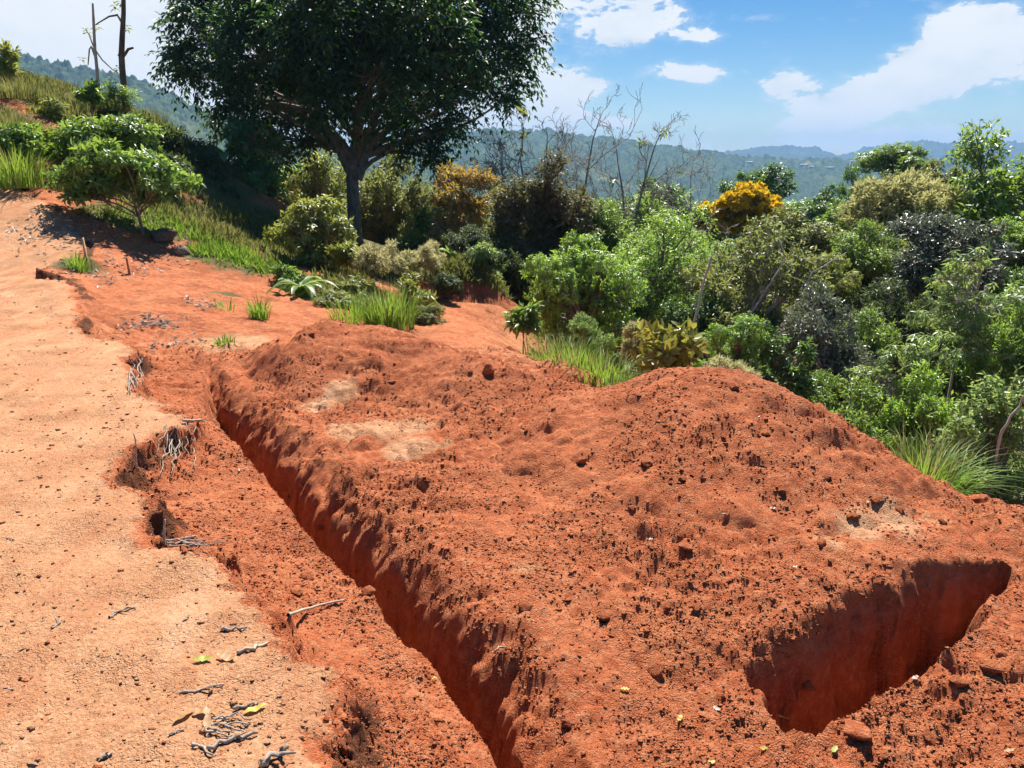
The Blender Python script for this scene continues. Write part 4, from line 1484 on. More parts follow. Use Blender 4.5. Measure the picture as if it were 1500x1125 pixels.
# ------------------------------------------------------------------ trees of the valley wood
def build_wood():
    cr = ('cream', 'tuft', .20, .05, 22)
    orr = ('orange', 'tuft', .16, .10, 22)
    def T(*a, **k):
        # crowns in the wood are loose and reach down into each other
        a = list(a)
        hgt = a[6] - a[5]
        a[6] = a[6] + hgt * .22
        a[7] = a[7] * 1.3
        tall = (a[6] - a[5]) / a[7] > 1.35
        if tall and k.get('top_mat') is None and k.get('detail', 1) == 1:
            k['lobes'] = int(k.get('lobes', 10) * 1.5)
            k['lobe'] = k.get('lobe', .42) * .9
            k['clusters'] = int(k['clusters'] * 1.7)
            k['L'] *= .85
            k['W'] *= .85
        elif k.get('top_mat') is None and 'base' not in k and k.get('detail', 1) == 1 or a[0] in ('glossy_bush_tree', 'edge_shrub'):
            k['lib'] = 'coarse' if (a[4] > 18 or a[4] < 8) else 'fine'
        elif k.get('top_mat') is not None:
            k['lobes'] = int(k.get('lobes', 10) * 1.35)
            k['clusters'] = int(k['clusters'] * 1.5)
            k['L'] *= .9
            k['W'] *= .9
        return px_tree(*a, **k)
    # behind the shade tree
    T('thin_tree', 'sparse yellowish tree seen to the left behind the shade tree trunk', 'tree', 465, 31, 232, 345, 100, style='alt', mat='lime', L=.2, W=.07, k=9, clusters=620, lobes=14, lobe=.34, trunk_r=.05, stems=2, seed=61, bark=BARK_PALE)
    T('thin_tree', 'sparse olive tree seen just right of the shade tree trunk', 'tree', 572, 30, 238, 375, 110, style='alt', mat='olive', L=.19, W=.065, k=9, clusters=700, lobes=16, lobe=.32, trunk_r=.05, stems=3, seed=62, bark=BARK_PALE)
    T('thin_tree', 'olive tree with thin grey stems left of the rust tinted tree', 'tree', 622, 28, 250, 380, 80, style='alt', mat='olive', L=.17, W=.06, k=9, clusters=520, lobes=13, lobe=.34, trunk_r=.04, stems=3, seed=63, bark=BARK_PALE)
    T('rust_tinted_tree', 'slender tree with a rust orange tinted crown above the banana plant', 'tree', 682, 17, 230, 360, 112, style='alt', mat='olive', L=.12, W=.04, k=8, clusters=620, lobes=17, lobe=.32, trunk_r=.045, stems=4, seed=64, bark=BARK_PALE,
      top_mat=('orange_tint', 'alt', .12, .04, 9), top_frac=.5)
    T('dark_olive_tree', 'tall dark olive-brown tree in front of the bare trees', 'tree', 798, 15.5, 222, 440, 150, style='alt', mat='brown', L=.13, W=.048, k=9, clusters=1250, lobes=24, lobe=.34, trunk_r=.07, stems=3, seed=65, depth=1.0)
    T('dark_olive_tree', 'lower olive tree between the rust tinted tree and the tall dark olive tree', 'tree', 742, 15.8, 265, 420, 75, style='alt', mat='olive', L=.12, W=.04, k=8, clusters=460, lobes=12, lobe=.36, trunk_r=.04, stems=3, seed=66)
    T('glossy_bush_tree', 'dense bright green bushy tree right beside the dirt path', 'tree', 850, 11.2, 348, 512, 138, style='whorl', mat='bright', L=.15, W=.06, k=8, clusters=820, lobes=18, lobe=.38, trunk_r=.05, stems=2, seed=67, detail=2)
    T('green_tree', 'mid green tree behind the dense bright bushy tree', 'tree', 945, 14.2, 288, 500, 160, style='pinnate', mat='bright', L=.09, W=.034, k=(3, 8), clusters=560, lobes=20, lobe=.36, trunk_r=.06, stems=2, seed=68)
    T('round_tree', 'dark rounded tree crown under the bare trees', 'tree', 978, 27, 256, 330, 95, style='alt', mat='deep', L=.2, W=.09, k=9, clusters=560, lobes=14, trunk_r=.1, seed=69)
    T('orange_flowering_tree', 'tree covered in bright orange blossom rising from the wood', 'tree', 1094, 26, 270, 345, 100, style='alt', mat='deep', L=.18, W=.07, k=9, clusters=560, lobes=17, lobe=.31, trunk_r=.1, seed=70, top_mat=orr, top_frac=.66)
    T('orange_flowering_tree', 'smaller orange blossom crown left of the large orange one', 'tree', 1045, 26.5, 303, 350, 54, style='alt', mat='deep', L=.18, W=.07, k=9, clusters=230, lobes=7, lobe=.42, trunk_r=.08, seed=71, top_mat=orr, top_frac=.72)
    T('background_tree', 'dark green tree top just behind the orange blossom', 'tree', 1112, 33, 236, 300, 82, style='alt', mat='deep', L=.24, W=.10, k=9, clusters=460, lobes=12, trunk_r=.12, seed=72)
    T('background_tree', 'dense round dark green tree right of the orange blossom', 'tree', 1190, 31, 272, 345, 78, style='whorl', mat='deep', L=.24, W=.10, k=8, clusters=460, lobes=12, trunk_r=.12, seed=73)
    T('background_tree', 'narrow two-tiered dark tree left of the tall round-crowned tree', 'tree', 1252, 31, 252, 320, 50, style='alt', mat='deep', L=.22, W=.09, k=9, clusters=300, lobes=8, trunk_r=.1, seed=74)
    T('tall_crowned_tree', 'tall tree with a round umbrella crown standing above the skyline', 'tree', 1312, 32, 211, 268, 90, style='whorl', mat='mid', L=.24, W=.10, k=8, clusters=480, lobes=13, lobe=.4, trunk_r=.14, seed=75)
    T('cream_flowering_tree', 'broad tree covered in cream blossom on the right', 'tree', 1325, 21, 246, 365, 180, style='alt', mat='lime', L=.15, W=.055, k=9, clusters=980, lobes=22, lobe=.34, trunk_r=.10, seed=76, top_mat=cr, top_frac=.60)
    T('layered_tree', 'large layered green tree at the right border under the sky', 'tree', 1452, 19, 212, 380, 175, style='alt', mat='mid', L=.16, W=.06, k=9, clusters=1250, lobes=26, lobe=.30, trunk_r=.12, seed=77, depth=1.6)
    T('layered_tree', 'greyish green tree top left of the large layered tree', 'tree', 1398, 23, 230, 310, 90, style='alt', mat='olive', L=.16, W=.06, k=9, clusters=420, lobes=12, lobe=.34, trunk_r=.08, seed=78)
    T('glinting_leaf_tree', 'dark tree with glinting silvery leaves below the cream blossom', 'tree', 1385, 14.5, 308, 440, 165, style='alt', mat='glint', L=.13, W=.055, k=9, clusters=1150, lobes=22, lobe=.34, trunk_r=.08, seed=79, stems=2)
    T('olive_tree', 'low olive tree crown below the orange blossom', 'tree', 1165, 19, 318, 400, 115, style='alt', mat='olive', L=.13, W=.05, k=9, clusters=640, lobes=15, lobe=.34, trunk_r=.06, seed=80, stems=2)
    T('glinting_leaf_tree', 'glossy dark tree with glinting leaves filling the centre of the wood', 'tree', 1218, 10.2, 425, 625, 150, style='alt', mat='glint', L=.11, W=.046, k=9, clusters=1250, lobes=24, lobe=.34, trunk_r=.05, seed=81, stems=3)
    T('dark_tree', 'dark green tree low at the right border behind the tall pale trunk', 'tree', 1450, 10.8, 400, 620, 150, style='alt', mat='deep', L=.11, W=.046, k=9, clusters=1050, lobes=22, lobe=.34, trunk_r=.05, seed=82, stems=3)
    T('vine_tangled_tree', 'olive tree tangled with pale vines in the middle of the wood', 'tree', 1105, 12.6, 352, 540, 175, style='alt', mat='olive', L=.10, W=.04, k=9, clusters=1150, lobes=26, lobe=.30, trunk_r=.06, seed=83, stems=4, bark=BARK_PALE, twig=.006)
    T('green_tree', 'yellowish green small tree between the silvery trees', 'tree', 1205, 13.4, 372, 450, 80, style='whorl', mat='lime', L=.13, W=.05, k=8, clusters=300, lobes=10, lobe=.36, trunk_r=.04, seed=84)
    T('green_tree', 'mid green tree under the orange blossom, left of the tangled tree', 'tree', 1030, 15.5, 338, 500, 110, style='pinnate', mat='mid', L=.09, W=.035, k=(3, 8), clusters=420, lobes=14, lobe=.36, trunk_r=.05, seed=85)
    T('green_tree', 'green tree under the cream blossom left of the silvery tree', 'tree', 1262, 16.5, 338, 440, 110, style='alt', mat='mid', L=.13, W=.05, k=9, clusters=520, lobes=13, lobe=.36, trunk_r=.05, seed=86)
    T('dark_tree', 'shadowy tree behind the dense bright bushy tree, over the dirt path', 'tree', 760, 14.6, 350, 480, 100, style='alt', mat='shade', L=.13, W=.05, k=9, clusters=560, lobes=14, lobe=.36, trunk_r=.05, seed=87, stems=3)
    T('dark_tree', 'dark green tree filling the gap right of the tall dark olive tree', 'tree', 880, 18, 285, 400, 110, style='alt', mat='mid', L=.14, W=.055, k=9, clusters=560, lobes=14, lobe=.36, trunk_r=.06, seed=88)
    # fan-leaved trees with drooping leaves
    T('fan_leaf_tree', 'young tree with drooping star-shaped leaf fans low in the wood', 'tree', 1310, 8.6, 440, 640, 130, style='whorl', mat='star', L=.085, W=.026, k=9, clusters=420, lobes=13, lobe=.34, trunk_r=.028, seed=89, droop=.75, detail=2, bark=BARK_DARK)
    T('fan_leaf_tree', 'taller tree with a straight pale trunk and drooping leaf fans at the right border', 'tree', 1425, 9.4, 330, 520, 190, style='whorl', mat='star', L=.095, W=.029, k=9, clusters=520, lobes=15, lobe=.32, trunk_r=.05, seed=90, droop=.75, detail=2, bark=BARK_PALE,
      base=(P(1442, 660, 9.4)[0], P(1442, 660, 9.4)[1], H(*P(1442, 660, 9.4)[:2])))
    # shrubs along the near edge of the wood
    T('edge_shrub', 'light green leafy shrub filling the right border behind the grass tussock', 'shrub', 1440, 6.6, 580, 745, 150, style='alt', mat='star', L=.075, W=.036, k=9, clusters=620, lobes=18, lobe=.34, trunk_r=.015, stems=4, seed=91, detail=2)
    T('edge_shrub', 'leafy shrub left of the light green one, above the grass tussock', 'shrub', 1345, 7.4, 560, 690, 110, style='alt', mat='bright', L=.08, W=.036, k=9, clusters=420, lobes=14, lobe=.34, trunk_r=.015, stems=3, seed=92, detail=2)
    T('edge_shrub', 'rounded bright green shrub behind the peak of the tall heap', 'shrub', 1068, 8.4, 464, 560, 95, style='whorl', mat='bright', L=.10, W=.045, k=8, clusters=330, lobes=11, lobe=.4, trunk_r=.02, stems=3, seed=93, detail=2)
    T('edge_shrub', 'dark shrub in the gap beyond the right flank of the tall heap', 'shrub', 1150, 8.2, 480, 640, 100, style='alt', mat='deep', L=.09, W=.035, k=9, clusters=420, lobes=13, lobe=.36, trunk_r=.02, stems=3, seed=94)
    T('edge_shrub', 'dark leafy shrub low behind the right end of the tall heap', 'shrub', 1245, 7.6, 580, 700, 110, style='alt', mat='mid', L=.08, W=.034, k=9, clusters=380, lobes=13, lobe=.36, trunk_r=.016, stems=3, seed=95)
    T('golden_shrub', 'golden green shrub with large upright oval leaves behind the grass strip', 'shrub', 972, 7.9, 470, 560, 92, style='whorl', mat='ygshrub', L=.17, W=.075, k=7, clusters=85, lobes=8, lobe=.4, trunk_r=.018, stems=4, seed=96, droop=-.2, detail=2)
    fl = ('fluff', 'tuft', .055, .009, 28)
    T('fluffy_shrub', 'pale fluffy flower spike left of the golden green shrub', 'shrub', 926, 8.4, 462, 525, 30, style='alt', mat='olive', L=.07, W=.025, k=7, clusters=110, lobes=6, trunk_r=.012, stems=3, seed=97, top_mat=fl, top_frac=.75)
    T('fluffy_shrub', 'pale fluffy flowering shrub peeping over the tall heap', 'shrub', 1065, 6.4, 520, 590, 90, style='alt', mat='olive', L=.06, W=.022, k=7, clusters=260, lobes=9, trunk_r=.012, stems=3, seed=98, top_mat=fl, top_frac=.7, depth=.3)
    T('edge_shrub', 'weedy dark shrub at the foot of the dense bright bushy tree', 'shrub', 865, 9.6, 460, 520, 60, style='alt', mat='mid', L=.09, W=.035, k=8, clusters=170, lobes=7, trunk_r=.014, stems=3, seed=99)
    # more trunks and crowns that fill the shade between
    for i, (px, Y, t, b, w, m, lab) in enumerate([
            (1000, 18, 345, 450, 120, 'bright', 'bright green tree top between the mid green tree and the orange blossom'),
            (1075, 15, 390, 500, 110, 'mid', 'green crown left of the vine tangled tree'),
            (1160, 14, 430, 540, 100, 'olive', 'olive crown right of the vine tangled tree'),
            (1345, 17, 350, 440, 120, 'lime', 'yellow-green crown directly below the cream blossom'),
            (1420, 16, 380, 480, 120, 'mid', 'green crown behind the taller fan-leaved tree'),
            (1260, 12, 470, 590, 110, 'mid', 'green crown between the central silvery tree and the young fan-leaved tree'),
            (1390, 11, 500, 620, 120, 'bright', 'bright green crown under the taller fan-leaved tree'),
            (1180, 9.2, 540, 640, 90, 'mid', 'low green shrub tree beyond the right flank of the tall heap'),
            (1480, 9, 470, 600, 100, 'bright', 'bright green crown at the right border below the layered tree'),
            (1500, 16, 320, 420, 110, 'bright', 'bright green crown at the right border behind the pale trunk top'),
            (830, 20, 300, 400, 110, 'olive', 'olive crown right behind the tall dark olive tree'),
            (640, 33, 285, 360, 120, 'lime', 'far yellow-green crown left of the rust tinted tree'),
            (500, 38, 255, 350, 120, 'lime', 'farthest yellow-green crown behind the shade tree trunk'),
            (420, 34, 250, 330, 110, 'bright', 'bright green crown glimpsed left of the shade tree trunk'),
            (720, 25, 290, 380, 110, 'olive', 'dull olive crown behind the rust tinted tree'),
            (1220, 36, 290, 350, 110, 'mid', 'far green crown between the round dark tree and the cream blossom'),
            (1150, 38, 300, 350, 100, 'bright', 'far bright green crown right behind the orange blossom'),
            (1060, 36, 290, 345, 100, 'deep', 'far dark crown left behind the orange blossom'),
            (925, 33, 275, 340, 100, 'mid', 'far green crown left of the dark rounded crown'),
            (1130, 17, 395, 520, 130, 'shade', 'shadowy tree behind the vine tangled tree'),
            (1290, 13, 430, 560, 130, 'shade', 'shadowy tree behind the young fan-leaved tree'),
            (1010, 12.0, 430, 540, 100, 'deep', 'deep green tree behind the golden green shrub'),
            (1480, 14, 380, 520, 110, 'deep', 'deep green tree at the right border behind the pale trunk'),
            (900, 13, 420, 510, 110, 'deep', 'deep green tree between the bright bushy tree and the grass strip'),
            (1180, 23, 335, 420, 120, 'mid', 'green tree top right below the orange blossom'),
            (1250, 26, 310, 400, 110, 'mid', 'green tree top behind the left edge of the cream blossom'),
            (960, 20, 305, 420, 110, 'mid', 'green tree top below the dark rounded crown'),
            (660, 22, 300, 380, 120, 'mid', 'green tree low behind the rust tinted tree'),
            (540, 36, 270, 370, 130, 'olive', 'olive tree far behind the shade tree trunk')]):
        T('filler_tree' if False else 'wood_tree', lab, 'tree', px, Y, t, b, w, style='alt', mat=m, L=.14 * max(1, Y / 16), W=.055 * max(1, Y / 16), k=9, clusters=480, lobes=13, lobe=.38, trunk_r=.06, seed=420 + i, stems=2)
    # leafless trees against the hills
    for i, (px, Y, t, w, b, lab, tf, lean) in enumerate([
            (868, 21, 165, 1.6, BARK_GREY, 'tallest leafless tree with a fine fan of twigs against the cloud', 0, 0),
            (762, 20, 190, 1.5, BARK_GREY, 'leafless tree with a few yellowed leaves above the dark olive tree', 14, 0),
            (800, 22, 180, 1.3, BARK_GREY, 'slim leafless tree between the two larger bare ones', 0, 0),
            (955, 20, 185, 1.4, BARK_GREY, 'leaning bare tree with green leaf tufts at its tips', 16, .9),
            (1012, 22, 218, 1.3, BARK_PALE, 'pale twiggy leafless tree left of the orange blossom', 0, -.3),
            (905, 23, 195, 1.3, BARK_GREY, 'low leafless tree behind the mid green tree', 0, .2),
            (735, 22, 205, 1.1, BARK_GREY, 'small leafless tree beside the rust tinted tree', 10, 0)]):
        tip = P(px, t + 42, Y)
        bx, by = tip[0] - lean, tip[1]
        bare_tree('bare_tree', lab, (bx, by, H(bx, by)), tip, w, 160 + i, levels=6, r0=.085, bark=b, tufts=tf, mat='olive' if i in (1, 6) else 'mid', group='leafless trees in the wood', tl=.2)
    # pale dead stems and vines leaning in the wood
    for i, (pts, Y, rad, lab) in enumerate([
            ([(1012, 560), (1016, 480), (1028, 420), (1042, 375)], 9.0, .022, 'pale slender dead stem leaning behind the golden green shrub'),
            ([(1115, 620), (1112, 560), (1108, 500), (1122, 470)], 8.6, .018, 'thin grey dead stem right of the rounded bright green shrub'),
            ([(1400, 520), (1420, 500), (1445, 495), (1520, 455)], 9.8, .016, 'pale dead branch crossing in front of the tall pale trunk'),
            ([(1250, 555), (1280, 575), (1310, 590), (1330, 600)], 8.4, .014, 'fallen pale branch low in the wood under the fan leaves'),
            ([(1465, 640), (1480, 610), (1500, 585), (1530, 560)], 6.3, .014, 'slanting pale stick in the shrub at the right border'),
            ([(1090, 470), (1120, 430), (1150, 380), (1140, 350)], 11.6, .018, 'curving grey vine in the tangled tree'),
            ([(1150, 460), (1175, 440), (1190, 400), (1240, 370)], 11.4, .015, 'second grey vine arching to the right of the tangled tree')]):
        q = np.array([P(a, c, Y) for a, c in pts])
        k = len(q)
        tt = np.linspace(0, k - 1, 10)
        q = np.stack([np.interp(tt, np.arange(k), q[:, j]) for j in range(3)], 1)
        rr = np.random.default_rng(300 + i)
        q[1:-1] += rr.normal(0, .012, (8, 3))
        gz = H(q[0][0], q[0][1])
        mb = MB()
        mb.tube(np.concatenate([[[q[0][0], q[0][1], min(gz, q[0][2])]], q]), np.linspace(rad, rad * .5, 11), 6)
        m_ = mb.mesh('leaning_branch', [BARK_PALE], True)
        o = q[0]
        m_.transform(mat_translate(-o))
        link('leaning_deadwood', m_, loc=o, label=lab, cat='deadwood')


build_wood()


def build_far_wood():
    """the continuous canopy that fills the valley behind the countable trees"""
    r = np.random.default_rng(77)
    Lv = Leaves()
    n = 620
    y = 24 + r.random(n) ** .8 * 60
    x = (r.random(n) * 1.9 - .85) * (y * .85)
    keep = ~((x < -.25 * y) | ((x < -.05 * y) & (y < 30)))
    x, y = x[keep], y[keep]
    g = land(x, y, False)[0]
    hgt = r.uniform(4.5, 9, len(x))
    cap = 1.6 - y * (.062 + .05 * r.random(len(x)))        # crowns stay below the line of sight to the ridge
    z = np.minimum(g + hgt, cap)
    ok = z > g + .8
    for xi, yi, zi in zip(x[ok], y[ok], z[ok]):
        R = r.uniform(1.3, 2.4)
        pos, tip = sample_lobe(np.array([xi, yi, zi - R * .7]), np.array([R, R, R * .75]), 46, r, .6)
        leaf_clusters(Lv, pos, tip, 'alt', r, .42, .2, 4, .25, 0, .6)
    me = Lv.mesh('far_wood', [LM['far']])
    o = link('far_wood', me, kind='stuff')
    o['label'] = 'continuous green tree canopy filling the valley below the ridge'


build_far_wood()


# ------------------------------------------------------------------ grasses
def build_grass():
    def at(px, py):
        return tuple(G(px, py))
    tussock('tall bright grass tussock at the edge of the bare soil, in front of the thicket', at(572, 478), 480, .34, .62, seed=1, squash=.8, straw=110)
    tussock('smaller bright grass tuft left of the tall tussock', at(520, 470), 260, .36, .42, seed=2)
    tussock('isolated grass tuft on the bare red slope beyond the trench', at(381, 466), 150, .13, .34, seed=3)
    tussock('tiny thin grass tuft left of the isolated one on the red slope', at(330, 452), 26, .14, .2, seed=4)
    tussock('small weed sprouting on the pale apron beyond the trench', at(330, 503), 40, .10, .16, seed=6, lean=1.0, width=.012)
    tussock('grass tuft on top of the crumbling terrace edge far left', at(116, 394), 150, .16, .3, seed=5)
    for i, (px, py, n, h, lab) in enumerate([(815, 524, 240, .36, 'left end tuft of the grass strip behind the long heap'), (845, 538, 240, .34, 'second tuft from the left in the grass strip behind the long heap'),
                                             (878, 548, 240, .33, 'middle tuft of the grass strip behind the long heap'), (912, 556, 240, .31, 'fourth tuft of the grass strip behind the long heap'),
                                             (945, 566, 220, .3, 'right end tuft of the grass strip, next to the tall heap')]):
        p = P(px, py - 4, 7.8 - i * .38)
        p[2] = H(p[0], p[1])
        tussock(lab, tuple(p), n, .32, h, seed=10 + i, width=.006, lean=.7, group='grass strip behind the long heap', straw=90 if i == 0 else 45)
    p = P(1350, 722, 5.3)
    p[2] = min(H(p[0], p[1]), p[2])
    tussock('large fountain-like grass tussock below the right flank of the tall heap', tuple(p), 560, .26, .5, seed=20, lean=.95, straw=120, width=.007)
    for i, (px, py, Y, n, rr, h, lab) in enumerate([
            (20, 282, 13.6, 500, .5, .75, 'tall grass clump at the left border beside the top of the dirt track'), (0, 240, 14.4, 360, .45, .6, 'upper grass clump at the left border'),
            (15, 215, 15.2, 300, .5, .5, 'grass clump higher on the hill at the left border'), (60, 128, 17.6, 160, .35, .4, 'left tuft of the row on the hill crest'),
            (75, 135, 17.4, 150, .3, .35, 'second tuft of the row on the hill crest'), (95, 133, 17.5, 140, .3, .38, 'third tuft of the row on the hill crest'),
            (95, 152, 17, 200, .4, .4, 'tuft below the row on the hill crest'), (20, 128, 17.0, 300, .55, .5, 'grass clump under the yellow-green hilltop shrub'),
            (210, 172, 19.0, 240, .6, .4, 'grass on the crest right of the bare stems'), (160, 150, 18.7, 200, .5, .4, 'grass around the foot of the bare stems'),
            (45, 265, 14.2, 200, .35, .4, 'grass left of the leafy bush')]):
        p = P(px, py, Y)
        p[2] = H(p[0], p[1])
        tussock(lab, tuple(p), n, rr, h, seed=30 + i, width=.011, group='tufts on the left hill', straw=n // 3, mat='grass' if i in (0, 1) else 'hillgrass')
    # ground cover on the slopes, too fine to count
    r = np.random.default_rng(9)
    n = 36000
    y = 11.5 + r.random(n) * 13
    x = -1.02 * y + r.random(n) * (y * 1.02 + 1.5)
    z, c, h, t, sdt, *_ = land(x, y, False)
    f2 = sstep(y, 12.0, 14.0)
    z = z + f2 * (.10 * fbm(x, y, .9, 4, .55, 101) + .03 * fbm(x, y, 4, 2, .5, 102))
    dens = t + fbm(x, y, 1.2, 3, .5, 140) * .45
    keep = (r.random(n) < sstep(dens, .35, .9)) & (sdt < .25)
    x, y, z = x[keep], y[keep], z[keep]
    n = len(x)
    Lv = Leaves()
    k = 5
    i = np.repeat(np.arange(n), k)
    B = np.stack([x, y, z - .02], 1)[i] + r.normal(0, .04, (n * k, 3)) * np.array([1, 1, 0])
    D = norm(r.normal(0, .45, (n * k, 3)) * np.array([1, 1, .2]) + np.array([0, 0, 1.0]))
    hh = r.uniform(.06, .22, n * k) * (0.7 + .6 * (fbm(x, y, .8, 2, .5, 141) > .1)[i])
    dry = (fbm(x, y, .9, 3, .5, 142)[i] + r.normal(0, .3, n * k)) > .42
    lit = np.zeros(n * k)  # brighter blades around these spots paint sunlit patches into the grass colour
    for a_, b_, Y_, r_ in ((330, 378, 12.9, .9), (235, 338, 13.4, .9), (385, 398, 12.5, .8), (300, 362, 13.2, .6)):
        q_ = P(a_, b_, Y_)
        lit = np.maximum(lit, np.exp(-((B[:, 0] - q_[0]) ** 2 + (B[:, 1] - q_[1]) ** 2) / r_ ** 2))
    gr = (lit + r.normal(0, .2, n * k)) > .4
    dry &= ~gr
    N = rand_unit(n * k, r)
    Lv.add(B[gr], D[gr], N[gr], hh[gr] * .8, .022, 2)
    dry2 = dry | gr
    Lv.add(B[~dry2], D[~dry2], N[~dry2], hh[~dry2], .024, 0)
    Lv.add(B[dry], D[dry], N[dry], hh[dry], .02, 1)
    o = link('grass_cover', Lv.mesh('grass_cover', [LM['hillgrass'], LM['dry_grass'], LM['grass']]), kind='stuff')
    o['label'] = 'short grass and weeds covering the left hillside'


build_grass()
# ------------------------------------------------------------------ distant ridges, houses, air
def forest_material(name, base, light, field, fscale):
    m = bpy.data.materials.new(name)
    m.use_nodes = True
    g = NT(m.node_tree)
    out = g.n('ShaderNodeOutputMaterial')
    b = g.n('ShaderNodeBsdfPrincipled')
    b.inputs['Roughness'].default_value = 0.9
    b.inputs['Specular IOR Level'].default_value = 0.1
    tc = g.n('ShaderNodeTexCoord')
    v = tc.outputs['Object']
    n1 = g.noise(v, fscale, 5, 0.6)
    n2 = g.noise(v, fscale * 22, 3, 0.7)
    c = g.mix(g.smooth(n2, .4, .62), base, light)
    c = g.mix(g.math('MULTIPLY', g.smooth(n1, .60, .68), .8), c, field)
    g.link(c, b.inputs['Base Color'])
    g.link(b.outputs[0], out.inputs[0])
    return m


def ridge(name, crest, Y, depth, zlow, bump, bsize, mat, seed, cols=560, rows=90, lumps=.12):
    px = np.linspace(crest[0][0], crest[-1][0], cols)
    py = np.interp(px, [c[0] for c in crest], [c[1] for c in crest])
    top = np.array([P(a, b, Y) for a, b in zip(px, py)])
    v = np.concatenate([[-.12, -.05], np.linspace(0, 1, rows) ** 1.25])
    X = top[None, :, 0] * (1 - v[:, None] * depth / Y)
    Yv = np.full((len(v), cols), float(Y)) - v[:, None] * depth
    vv = np.clip(v, 0, 1)[:, None]
    Hh = top[None, :, 2] - zlow
    prof = (1 - vv) ** 1.15
    spur = fbm(X, Yv, 1.0 / (depth * .28), 4, .5, seed) * Hh * lumps * (4 * vv * (1 - vv) + .25 * vv)
    Z = zlow + Hh * prof + spur
    Z[:2] = top[None, :, 2] - np.array([[.4], [.15]]) * Hh * .4
    b1 = np.abs(vn(X / bsize, Yv / bsize, seed=seed + 5))
    b2 = np.abs(vn(X / bsize * 2.3, Yv / bsize * 2.3, seed=seed + 6))
    Z = Z + bump * (b1 + .6 * b2)
    V = np.stack([X.ravel(), Yv.ravel(), Z.ravel()], 1)
    return link(name, new_mesh(name, V, None, grid_quads(len(v), cols)[:, ::-1], True, [mat]), kind='structure')


def build_ridges():
    f1 = forest_material('ridge_forest', (0.016, 0.036, 0.014), (0.055, 0.10, 0.028), (0.17, 0.18, 0.06), .006)
    f2 = forest_material('far_ridge_forest', (0.03, 0.05, 0.022), (0.05, 0.075, 0.03), (0.16, 0.14, 0.08), .0022)
    ridge('hill_ridge', [(-300, 40), (-100, 62), (20, 80), (80, 98), (140, 109), (200, 124), (260, 150), (310, 173), (380, 205), (460, 225), (560, 255), (640, 290)], 720, 420, -60, 7, 7, f1, 1, 380, 90)
    ridge('valley_ridge', [(430, 290), (540, 226), (600, 208), (660, 198), (720, 194), (800, 196), (870, 206), (950, 216), (1020, 224), (1080, 234), (1160, 238), (1280, 240), (1400, 236), (1520, 238), (1750, 236), (2000, 240)],
          1250, 850, -95, 9, 10, f1, 2, 520, 90, .16)
    ridge('far_ridge', [(900, 240), (1040, 232), (1090, 222), (1150, 218), (1195, 220), (1226, 232), (1262, 222), (1330, 211), (1400, 213), (1440, 210), (1500, 214), (1620, 208), (1800, 216), (2000, 220)],
          2600, 900, -60, 12, 20, f2, 3, 420, 50, .12)
    # small pale houses on the slope across the valley
    wall = plain_material('pale_house_wall', (.70, .68, .64), (.78, .76, .72), .5, bump=0)
    roof = plain_material('sheet_roof', (.42, .40, .38), (.55, .52, .48), .5, bump=0)
    for i, (px, py, w, lab) in enumerate([(1178, 243, 9, 'tiny pale house on the far slope left of the others'), (1190, 246, 8, 'tiny pale house between the two outer ones on the far slope'),
                                          (1215, 247, 10, 'widest tiny pale house on the far slope'), (1252, 238, 11, 'tiny pale house near the top of the far slope, left of the tall crowned tree'),
                                          (1098, 239, 8, 'tiny pale house above the orange blossom on the far slope')]):
        c = P(px, py, 1150)
        zr = min(c[2], c[2])
        root = link('house', None, loc=(c[0], c[1], zr - 8.5), label=lab, cat='house', group='pale houses across the valley')
        hw, hd, hh = w / 2, 4.0, 4.5
        mb = MB()
        mb.add([(-hw, -hd, 0), (hw, -hd, 0), (hw, hd, 0), (-hw, hd, 0), (-hw, -hd, 5 + hh), (hw, -hd, 5 + hh), (hw, hd, 5 + hh), (-hw, hd, 5 + hh)], None,
               [(0, 1, 5, 4), (1, 2, 6, 5), (2, 3, 7, 6), (3, 0, 4, 7)])
        link('wall', mb.mesh('wall', [wall]), root)
        mb = MB()
        z0, e = 5 + hh, .6
        mb.add([(-hw - e, -hd - e, z0 - .2), (hw + e, -hd - e, z0 - .2), (hw + e, hd + e, z0 - .2), (-hw - e, hd + e, z0 - .2), (-hw - e, 0, z0 + 1.8), (hw + e, 0, z0 + 1.8)],
               [(0, 4, 3), (1, 2, 5)], [(0, 1, 5, 4), (2, 3, 4, 5), (0, 3, 2, 1)])
        link('roof', mb.mesh('roof', [roof]), root)
    # the blue air between here and the ridges
    m = bpy.data.materials.new('valley_air')
    m.use_nodes = True
    g = NT(m.node_tree)
    out = g.n('ShaderNodeOutputMaterial')
    pv = g.n('ShaderNodeVolumePrincipled')
    pv.inputs['Color'].default_value = (0.30, 0.56, 0.92, 1)
    pv.inputs['Density'].default_value = 0.00034
    pv.inputs['Anisotropy'].default_value = 0.1
    g.link(pv.outputs[0], out.inputs['Volume'])
    x0, x1, y0, y1, z0, z1 = -3600, 3600, -3300, 3300, -130, 116
    mb = MB()
    mb.add([(x0, y0, z0), (x1, y0, z0), (x1, y1, z0), (x0, y1, z0), (x0, y0, z1), (x1, y0, z1), (x1, y1, z1), (x0, y1, z1)], None,
           [(0, 3, 2, 1), (4, 5, 6, 7), (0, 1, 5, 4), (1, 2, 6, 5), (2, 3, 7, 6), (3, 0, 4, 7)])
    o = link('haze', mb.mesh('haze', [m]), kind='stuff')


build_ridges()


